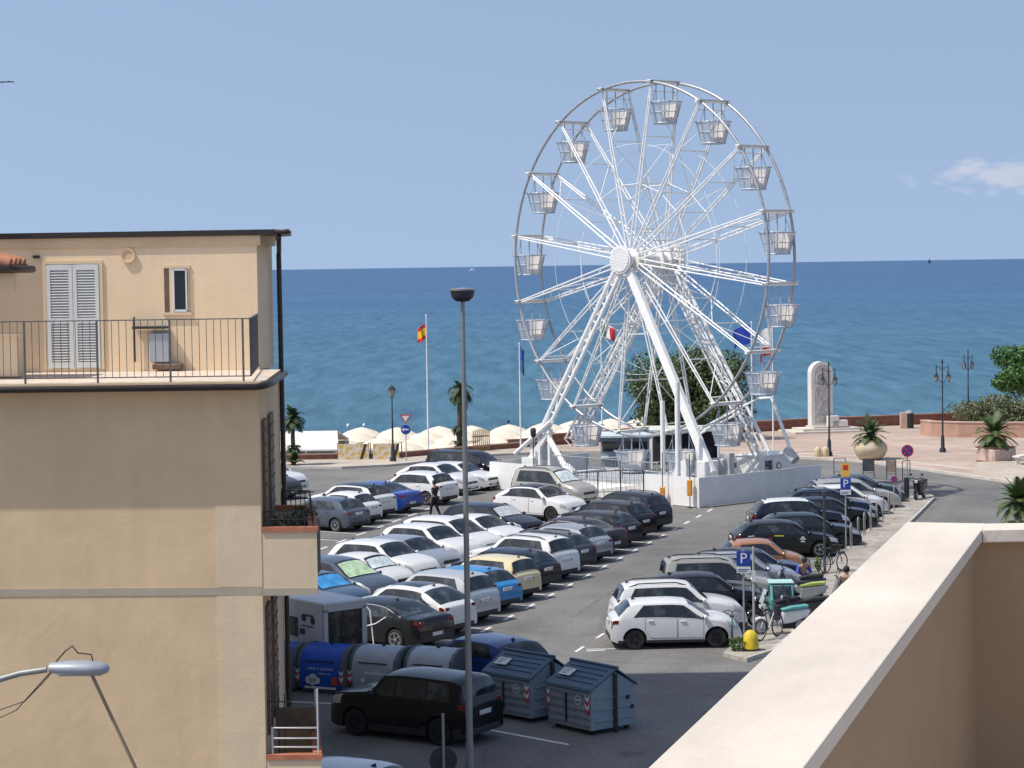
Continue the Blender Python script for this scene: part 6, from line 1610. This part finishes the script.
# beach pavilion, banners, gate of slats
pv = thing('beach_pavilion', 'long low beach pavilion with white sheet roof at the far left', 'pavilion', G(-15.6,146.5,-2.2), YAW)
tent_w = mat('tent_white', (.62,.61,.57), .8, var=.06, scale=1.5)
mb = MB(); mb.slab([(-6,-.3,2.22),(4.35,-.3,2.22),(3.9,4.6,3.08),(-6,4.6,3.08)],(0,0,.10)); mb.slab([(-6,9.0,2.22),(-6,4.6,3.08),(3.9,4.6,3.08),(4.35,9.0,2.22)],(0,0,.10)); mb.build('roof', tent_w, pv)
mb = MB(); 
for k in range(6): mb.cyl((-5.6+1.95*k,.1,0),(-5.6+1.95*k,.1,2.22),.06,n=6); mb.cyl((-5.6+1.95*k,8.6,0),(-5.6+1.95*k,8.6,2.25),.06,n=6)
mb.box((-.8,8.8,1.1),(10.3,.1,2.2),1); mb.box((-.8,.1,.55),(10.3,.1,1.1),1); mb.box((-.8,.1,1.62),(10.2,.06,.05)); mb.build('frame', [mat('frame_pale',(.60,.58,.54),.6,var=.1,scale=3), mat('pavilion_grey',(.34,.33,.31),.7,var=.25,scale=1.2)], pv)
for k, (X, lab) in enumerate(((-12.9,'left'),(-11.6,'right'))):
    t = thing('pot_plant', 'leafy green pot plant under the white pavilion roof, %s one' % lab, 'plant', G(X,145.8,-2.2), 0, 'pot plants under the pavilion'); mb = MB(); mb.lathe([(.2,0),(.3,.5),(.25,.5)],n=10); mb.build('pot', terracotta, t); mb = MB(); leaf_cloud(mb,(0,0,1.5),(.40,.4,.7),260,.12); mb.build('leaves', leaf_dark, t)
by = mat('banner_yellow', (.62,.40,.07), .7, col2=(.66,.62,.54), scale=3.4, thr=(.44,.54), detail=5)
for k, (X, wd, lab) in enumerate(((-9.75,1.9,'yellow and white banner on the beach fence, nearest the white pavilion'),(-7.75,1.9,'yellow and white banner on the beach fence, beside the single-lantern lamp'))):
    t = thing('banner', lab, 'banner', G(X,138.2,0), YAW, 'yellow banners on the beach fence')
    mb = MB(); mb.box((0,0,.60),(wd-.3*k,.02,.95)); mb.build('cloth', by, t)
    mb = MB()
    for sx in (-1,1): mb.cyl((sx*wd/2,0.03,0),(sx*wd/2,0.03,1.15),.03,n=6)
    mb.slab([(wd/2-.55,-.015,.15),(wd/2-.38,-.015,.15),(wd/2-.12,-.015,1.05),(wd/2-.28,-.015,1.05)],(0,-.01,0)); mb.build('posts', dark_metal, t)
wd_m = mat('slat_wood', (.42,.26,.12), .8, var=.25, scale=5)
t = thing('slat_gate', 'arched wooden slat gate in front of the parasols right of the tall lamp post', 'gate', G(-2.0,143.2,0), YAW+radians(28))
mb = MB()
for k in range(9): 
    x = -.56+.14*k; mb.box((x,0,.72-.0),(.07,.04,1.35+.25*cos(x*2.4)),ch=.01)
mb.box((0,.04,.4),(1.25,.04,.09)); mb.box((0,.04,1.05),(1.25,.04,.09)); mb.build('slats', wd_m, t)
t = thing('timber_screen', 'low timber screen and seats behind the sea wall beside the slat gate', 'fence', G(1.6,149.5,-.9), YAW+radians(33))
mb = MB(); mb.box((0,0,.7),(4.6,.12,1.1)); mb.box((0,-.02,1.3),(4.8,.3,.08)); 
for k in range(10): mb.box((-2.2+.49*k,-.07,.7),(.06,.03,1.1))
mb.build('boards', mat('screen_wood',(.34,.20,.13),.8,var=.25,scale=3), t)
# parasols on the beach
can_w = mat('parasol_canvas', (.66,.60,.48), .85, var=.06, scale=1.5)
pmesh = {}
mb = MB(); n = 8; R_ = 1.65
vs = [(0,0,2.68)]
for (r, z) in ((.5,2.56),(1.15,2.34),(1.75,2.0)):
    for i in range(n*2):
        a = 2*pi*i/(n*2); k = 1.0 if i % 2 == 0 else .955; zz = z-(0 if i % 2 == 0 else -.03*(r/1.75)); vs.append((r*k*cos(a), r*k*sin(a), zz))
m_ = n*2
fs = [(0,1+i,1+(i+1) % m_) for i in range(m_)]
for q in range(2):
    for i in range(m_): a = 1+q*m_; fs.append((a+i,a+m_+i,a+m_+(i+1) % m_,a+(i+1) % m_))
vs2 = []; 
for i in range(m_):
    v = vs[1+2*m_+i]; vs2.append((v[0]*1.0,v[1]*1.0,v[2]-.16))
o0 = len(vs); vs += vs2
for i in range(m_): fs.append((1+2*m_+i, o0+i, o0+(i+1) % m_, 1+2*m_+(i+1) % m_))
mb.add(vs, fs); par = thing('beach_parasol','p','parasol',(0,0,-50)); mb.build('canopy', can_w, par, smooth=25)
mb = MB(); mb.cyl((0,0,-.3),(0,0,2.7),.035,n=6)
for i in range(8): mb.cyl((0,0,2.2),(1.0*cos(pi/4*i),1.0*sin(pi/4*i),2.26),.012,n=3)
mb.build('pole', wd_m, par)
first = True
places = []
for j, D in enumerate((152,157,162,167.5,173)):
    for i in range(13):
        X = -13.4+(.5*j) + i*2.75 + random.uniform(-.35,.35)
        if X > 18-1.0*j: continue
        Dd = D+random.uniform(-.5,.5)+max(0,(X+2))*.60
        if X < -8.6 and j < 2: continue
        places.append((X, Dd))
for X, Dd in places:
    o = par if first else copy_tree(par); first = False
    z = -2.95-(.10*(Dd-140)/40)
    tag(o, 'cream white beach parasol, open, in the rows on the sand below the sea wall', 'parasol', 'cream parasols in rows on the beach')
    o.location = G(X, Dd, z+random.uniform(-.04,.04)); o.rotation_euler = (0,0,random.uniform(0,.8))
# ------------------------------------------------------------------ trees
def tree(name, label, cat, loc, h, cr, cz, n, leaf, m, m2, trunk_r=.18, blobs=14, group=None, seed=1):
    R = random.Random(seed)
    t = thing(name, label, cat, loc, 0, group)
    mb = MB()
    mb.tube([(0,0,-.1),(.05,.03,h*.2),(.0,.05,h*.45),(.06,.0,h*.62)], trunk_r, 8, r_end=trunk_r*.55)
    cs = []
    for k in range(blobs):
        a = R.uniform(0,6.28); q = sqrt(R.random()); e = R.uniform(-.8,.85)
        c = Vector((cr[0]*.72*q*cos(a), cr[1]*.72*q*sin(a), cz+cr[2]*.72*e*sqrt(max(.1,1-q*q*.6)))); cs.append(c)
        if k < 9: mb.tube([(0,.02,h*R.uniform(.2,.5)), c*.5+Vector((0,0,cz*.28)), c], trunk_r*.35, 5, r_end=.02)
    mb.build('trunk', trunk_m, t, smooth=60)
    mb = MB()
    for k, c in enumerate(cs):
        s_ = R.uniform(.26,.44)
        rr = (cr[0]*s_, cr[1]*s_, cr[2]*s_*.9)
        nn = int(n/blobs)
        for _ in range(nn):
            while True:
                p = Vector((R.uniform(-1,1),R.uniform(-1,1),R.uniform(-1,1)))
                if .45 < p.length < 1: break
            nrm = p.normalized(); p = Vector((c.x+p.x*rr[0], c.y+p.y*rr[1], c.z+p.z*rr[2]))
            a = (nrm+Vector((R.gauss(0,.6),R.gauss(0,.6),R.gauss(0,.6)))).normalized(); b = a.orthogonal().normalized(); b.rotate(Matrix.Rotation(R.uniform(0,6.28),3,a)); e = a.cross(b)
            s2 = leaf*R.uniform(.6,1.4); mb.add([p-b*s2,p-e*s2*.5,p+b*s2,p+e*s2*.5],[(0,1,2,3)], 0 if R.random() < .65 else 1)
    mb.build('crown', [m, m2], t)
    return t
lf1 = mat('leaf_mid', (.052,.088,.028), .65, var=.4, scale=2.5); lf2 = mat('leaf_light', (.085,.120,.045), .65, var=.35, scale=2.5)
ol1 = mat('leaf_olive', (.105,.125,.060), .7, var=.35, scale=2.5); ol2 = mat('leaf_greygreen', (.16,.185,.105), .7, var=.3, scale=2.5)
bl1 = mat('leaf_bright', (.035,.105,.020), .6, var=.4, scale=2.5); bl2 = mat('leaf_bright_light', (.07,.17,.03), .6, var=.3, scale=2.5)
tree('tree','broad dark green tree standing behind the legs of the Ferris wheel','tree',G(11.9,150.5,0),5.5,(4.6,3.6,3.3),3.3,32000,.125,lf1,lf2,.22,44,seed=3)
tree('tree','bright green leafy tree cut off by the right edge above the pink wall','tree',G(38.6,166,0),6.2,(3.9,3.4,2.9),3.4,24000,.13,bl1,bl2,.2,40,seed=8)
tree('shrub','wide rounded grey-green shrub behind the curved pink planter wall','shrub',G(33.6,158.5,.1),1.6,(3.9,2.2,1.7),.75,13000,.10,ol1,ol2,.1,26,seed=5)
tree('shrub','lower grey-green shrub to the right of the big rounded one, at the edge','shrub',G(38.0,157.5,.1),1.1,(2.6,2.0,1.0),.75,3200,.13,ol1,ol2,.08,14,seed=9)
# seafront bar under the tree
sb = thing('refreshment_stall', 'open stall with pale flat roof and dark inside, beside the ticket kiosk', 'stall', G(10.0,131.5,0), YAW-radians(4))
mb = MB(); mb.box((0,0,2.20),(4.2,3.4,.14),ch=.03); mb.build('roof', mat('pale_green_roof',(.55,.58,.50),.7,var=.1,scale=2), sb)
mb = MB()
for x in (-1.9,1.9):
    for y in (-1.5,1.5): mb.cyl((x,y,0),(x,y,2.14),.06,n=8)
mb.build('posts', steel_white, sb)
mb = MB(); mb.box((0,1.3,1.05),(3.9,.15,2.1)); mb.box((.3,.3,.55),(2.6,.7,1.1)); mb.build('counter', mat('bar_dark',(.03,.03,.034),.7,var=.4,scale=2), sb)
# bench, boats, buoys
bn = thing('bench', 'white concrete bench with slanted legs at the right edge of the island', 'bench', G(28.6,127.3,.24), YAW+radians(55))
mb = MB(); mb.box((0,0,.45),(1.6,.45,.10),ch=.02); mb.build('seat', marble, bn)
for sx in (-1,1):
    mb = MB(); mb.slab([(sx*.6,-.2,.0),(sx*.6,-.05,.0),(sx*.6,.2,.40),(sx*.6,.05,.40)],(.1,0,0)); mb.slab([(sx*.6+.11,.2,.0),(sx*.6+.11,.05,.0),(sx*.6+.11,-.2,.40),(sx*.6+.11,-.05,.40)],(.05,0,0)); mb.build('leg', marble, bn)
def boat(X, D, L, sail, label):
    t = thing('boat', label, 'boat', G(X,D,-3), YAW+radians(20))
    mb = MB(); mb.slab([(-L/2,-L*.12,.0),(L*.35,-L*.12,.0),(L/2,-L*.02,.0),(L/2,L*.02,.0),(L*.35,L*.12,0),(-L/2,L*.12,0)],(0,0,L*.12)); mb.build('hull', steel_white if not sail else iron, t)
    mb = MB()
    if sail:
        mb.cyl((0,0,0),(0,0,L*1.35),L*.012,n=6); mb.slab([(.03*L,0,.15*L),(.03*L,0,1.3*L),(-.45*L,.05*L,.2*L)],(0,.02*L,0)); mb.slab([(.05*L,0,1.1*L),(.05*L,0,.15*L),(.48*L,0,.15*L)],(0,.015*L,0)); mb.build('sail', mat('dark_sail',(.10,.11,.13),.8,var=.1,scale=.3), t)
    else:
        mb.box((-.05*L,0,.2*L),(.4*L,.16*L,.16*L),ch=.03*L); mb.build('cabin', steel_white, t)
boat(1660,9000,15,True,'tiny dark sailing boat on the horizon at the right')
boat(-115,7000,24,False,'tiny white motor boat near the horizon, above the tall lamp post')
for k, (X, D, c, lab) in enumerate(((-15.4,212,0,'white buoy on the water above the left parasols, left of two'),(-13.9,212,0,'white buoy on the water above the left parasols, right of two'),(-.4,214,1,'dark buoy floating just left of the wheel rim'))):
    t = thing('buoy', lab, 'buoy', G(X,D,-3), 0); mb = MB(); mb.lathe([(0,-.1),(.12,-.05),(.15,.07),(.12,.2),(.04,.25),(0,.26)],n=12); mb.build('float', steel_white if c == 0 else iron, t, smooth=50)
# television aerial on the roof edge, only its tip comes into view
ta = thing('roof_aerial', 'thin television aerial whose boom tip pokes in at the upper left edge', 'aerial', bld.matrix_basis @ Vector((-7.02,5.5,12.63)), BR)
mb = MB(); mb.cyl((0,0,0),(0,0,3.4),.02,n=6); mb.cyl((-.9,0,3.25),(1.0,0,3.25),.012,n=5)
for k in range(8): mb.cyl((-.8+.25*k,-.25,3.25),(-.8+.25*k,.25,3.25),.006,n=4)
mb.build('mast', dark_metal, ta)

# ================================================================== PEOPLE
skin_m = mat('skin', (.42,.25,.17), .6, var=.05, scale=8); hair_m = mat('dark_hair', (.015,.011,.009), .7, var=.3, scale=30)
def skinmesh(name, vs, es, rad, m, parent, sub=2):
    me = bpy.data.meshes.new(name); me.from_pydata(vs, es, []); me.materials.append(m)
    o = bpy.data.objects.new(name, me); COL.objects.link(o); o.parent = parent
    md = o.modifiers.new('skin', 'SKIN'); md.use_smooth_shade = True
    if not me.skin_vertices: 
        bpy.context.view_layer.objects.active = o
    lay = me.skin_vertices[0] if len(me.skin_vertices) else None
    if lay is None:
        bm = __import__('bmesh').new(); bm.from_mesh(me); bm.verts.layers.skin.verify(); bm.to_mesh(me); bm.free(); lay = me.skin_vertices[0]
    for i, r in enumerate(rad):
        lay.data[i].radius = (r, r) if isinstance(r, (int, float)) else r
    lay.data[0].use_root = True
    s_ = o.modifiers.new('sub', 'SUBSURF'); s_.levels = sub; s_.render_levels = sub
    return o
def person(loc, rz, J, shirt, trousers, label, shoes=black_plastic, group=None):
    t = thing('person', label, 'person', loc, rz, group)
    names = ['pelvis','waist','chest','neck','head','crown','lsh','lel','lwr','lha','rsh','rel','rwr','rha','lhip','lkn','lan','ltoe','rhip','rkn','ran','rtoe']
    R_ = dict(pelvis=.13,waist=.115,chest=.13,neck=.055,head=.085,crown=.07,lsh=.06,lel=.042,lwr=.03,lha=.036,rsh=.06,rel=.042,rwr=.03,rha=.036,lhip=.085,lkn=.058,lan=.04,ltoe=.038,rhip=.085,rkn=.058,ran=.04,rtoe=.038)
    E_ = [('pelvis','waist'),('waist','chest'),('chest','neck'),('neck','head'),('head','crown'),('chest','lsh'),('lsh','lel'),('lel','lwr'),('lwr','lha'),('chest','rsh'),('rsh','rel'),('rel','rwr'),('rwr','rha'),('pelvis','lhip'),('lhip','lkn'),('lkn','lan'),('lan','ltoe'),('pelvis','rhip'),('rhip','rkn'),('rkn','ran'),('ran','rtoe')]
    ix = {n: i for i, n in enumerate(names)}
    skinmesh('body', [J[n] for n in names], [(ix[a], ix[b]) for a, b in E_], [R_[n] for n in names], skin_m, t)
    def sub(nm, keep, m, k, extra=None):
        kk = list(keep); V = [Vector(J[n]) for n in kk]; im = {n: i for i, n in enumerate(kk)}
        e = [(im[a], im[b]) for a, b in E_ if a in im and b in im]
        skinmesh(nm, [tuple(v) for v in V], e, [R_[n]*k+.012 for n in kk], m, t)
    sub('shirt', ['chest','waist','pelvis','lsh','lel','rsh','rel'], shirt, 1.02)
    sub('trousers', ['pelvis','lhip','lkn','lan','rhip','rkn','ran'], trousers, 1.04)
    mb = MB(); c = Vector(J['head']).lerp(Vector(J['crown']), .6); f = (Vector(J['face'])-Vector(J['head'])).normalized()
    mb.lathe([(.0,.125),(.06,.115),(.098,.07),(.108,.01),(.10,-.05),(.085,-.075)],n=14,M=Matrix.Translation(c-f*.018)); mb.build('hair', hair_m, t, smooth=60)
    mb = MB(); h = Vector(J['head']); s_ = f.cross(Vector((0,0,1))).normalized()
    mb.lathe([(0,-.02),(.014,-.012),(.011,.03),(0,.035)],n=6,M=Matrix.Translation(h+f*.095)); 
    for sg in (-1,1): mb.lathe([(0,-.03),(.02,-.02),(.022,.02),(0,.03)],n=6,M=Matrix.Translation(h+s_*sg*.092+Vector((0,0,.02))))
    mb.build('nose_and_ears', skin_m, t)
    for a, b in (('lan','ltoe'),('ran','rtoe')):
        mb = MB(); p, q = Vector(J[a]), Vector(J[b]); d = (q-p).normalized(); mb.tube([p-d*.05-Vector((0,0,.035)), p+Vector((0,0,-.02)), q, q+d*.03],.05,8,r_end=.04); mb.build('shoe', shoes, t, smooth=50)
    for w_, e_, sg in (('lha','lwr',1),('rha','rwr',-1)):
        mb = MB(); p = Vector(J[w_]); d = (p-Vector(J[e_])).normalized(); n_ = d.orthogonal().normalized()
        for k in range(4):
            o = p+n_*(.012+.0)*(k-1.5)*1.5; l_ = (.065,.078,.074,.058)[k]; mb.tube([o, o+d*l_*.55, o+d*l_*.9+d.cross(n_)*.025*sg],.0095,5,r_end=.007)
        mb.tube([p-d*.02+n_*.02, p+n_*.045+d*.02, p+n_*.05+d*.045],.010,5,r_end=.007); mb.build('fingers', skin_m, t)
    return t
def stand(stride=.0, arm=.1):
    s = stride
    return dict(pelvis=(0,0,.95),waist=(.01,0,1.12),chest=(.0,0,1.36),neck=(.015,0,1.50),head=(.035,0,1.62),crown=(.03,0,1.70),face=(.2,0,1.62),
        lsh=(0,.18,1.40),lel=(-arm*.6,.24,1.12),lwr=(arm*.4,.24,.88),lha=(arm*.6,.235,.80),rsh=(0,-.18,1.40),rel=(arm*.5,-.24,1.13),rwr=(arm*1.9,-.22,.93),rha=(arm*2.3,-.21,.87),
        lhip=(0,.09,.90),lkn=(s*.55,.10,.50),lan=(s*.75,.10,.09),ltoe=(s*.75+.17,.11,.045),rhip=(0,-.09,.90),rkn=(-s*.2+.03,-.10,.50),ran=(-s*.9,-.10,.11),rtoe=(-s*.9+.16,-.11,.045))
dark_cloth = mat('dark_cloth', (.022,.022,.026), .85, var=.2, scale=9); dark_tr = mat('dark_trousers', (.015,.015,.018), .85, var=.2, scale=9)
blue_cloth = mat('blue_shirt', (.05,.07,.34), .85, var=.35, scale=9); jeans = mat('violet_jeans', (.09,.07,.13), .85, var=.2, scale=9)
person((-33.95,100.9,.0), radians(160), stand(.28,.12), dark_cloth, dark_tr, 'person in dark T-shirt and trousers walking between the far parked cars')
sit = dict(pelvis=(0,0,.50),waist=(.05,0,.66),chest=(.15,0,.90),neck=(.22,0,1.02),head=(.27,0,1.12),crown=(.26,0,1.20),face=(.5,0,1.08),
    lsh=(.15,.18,.94),lel=(.27,.26,.70),lwr=(.46,.16,.62),lha=(.53,.12,.60),rsh=(.15,-.18,.94),rel=(.27,-.26,.70),rwr=(.46,-.16,.62),rha=(.53,-.12,.60),
    lhip=(.03,.10,.49),lkn=(.43,.16,.50),lan=(.42,.15,.09),ltoe=(.58,.17,.045),rhip=(.03,-.10,.49),rkn=(.43,-.16,.50),ran=(.38,-.15,.09),rtoe=(.54,-.17,.045))
person((-13.05,79.2,.12), radians(-60), sit, blue_cloth, jeans, 'person in a bright blue shirt sitting bent forward among the scooters')
t = thing('seat_block', 'low concrete block the person in blue sits on, on the right-hand pavement', 'block', (-13.05,79.2,.12), radians(-60)); mb = MB(); mb.box((-.06,0,.20),(.38,.5,.40),ch=.03); mb.build('block', kerb_stone, t)
person((-10.75,74.2,.0), radians(80), stand(.22,.10), mat('brown_shirt',(.10,.075,.06),.85,var=.2,scale=9), dark_tr, 'person with dark hair walking in the side street, head and shoulders above the stone coping')
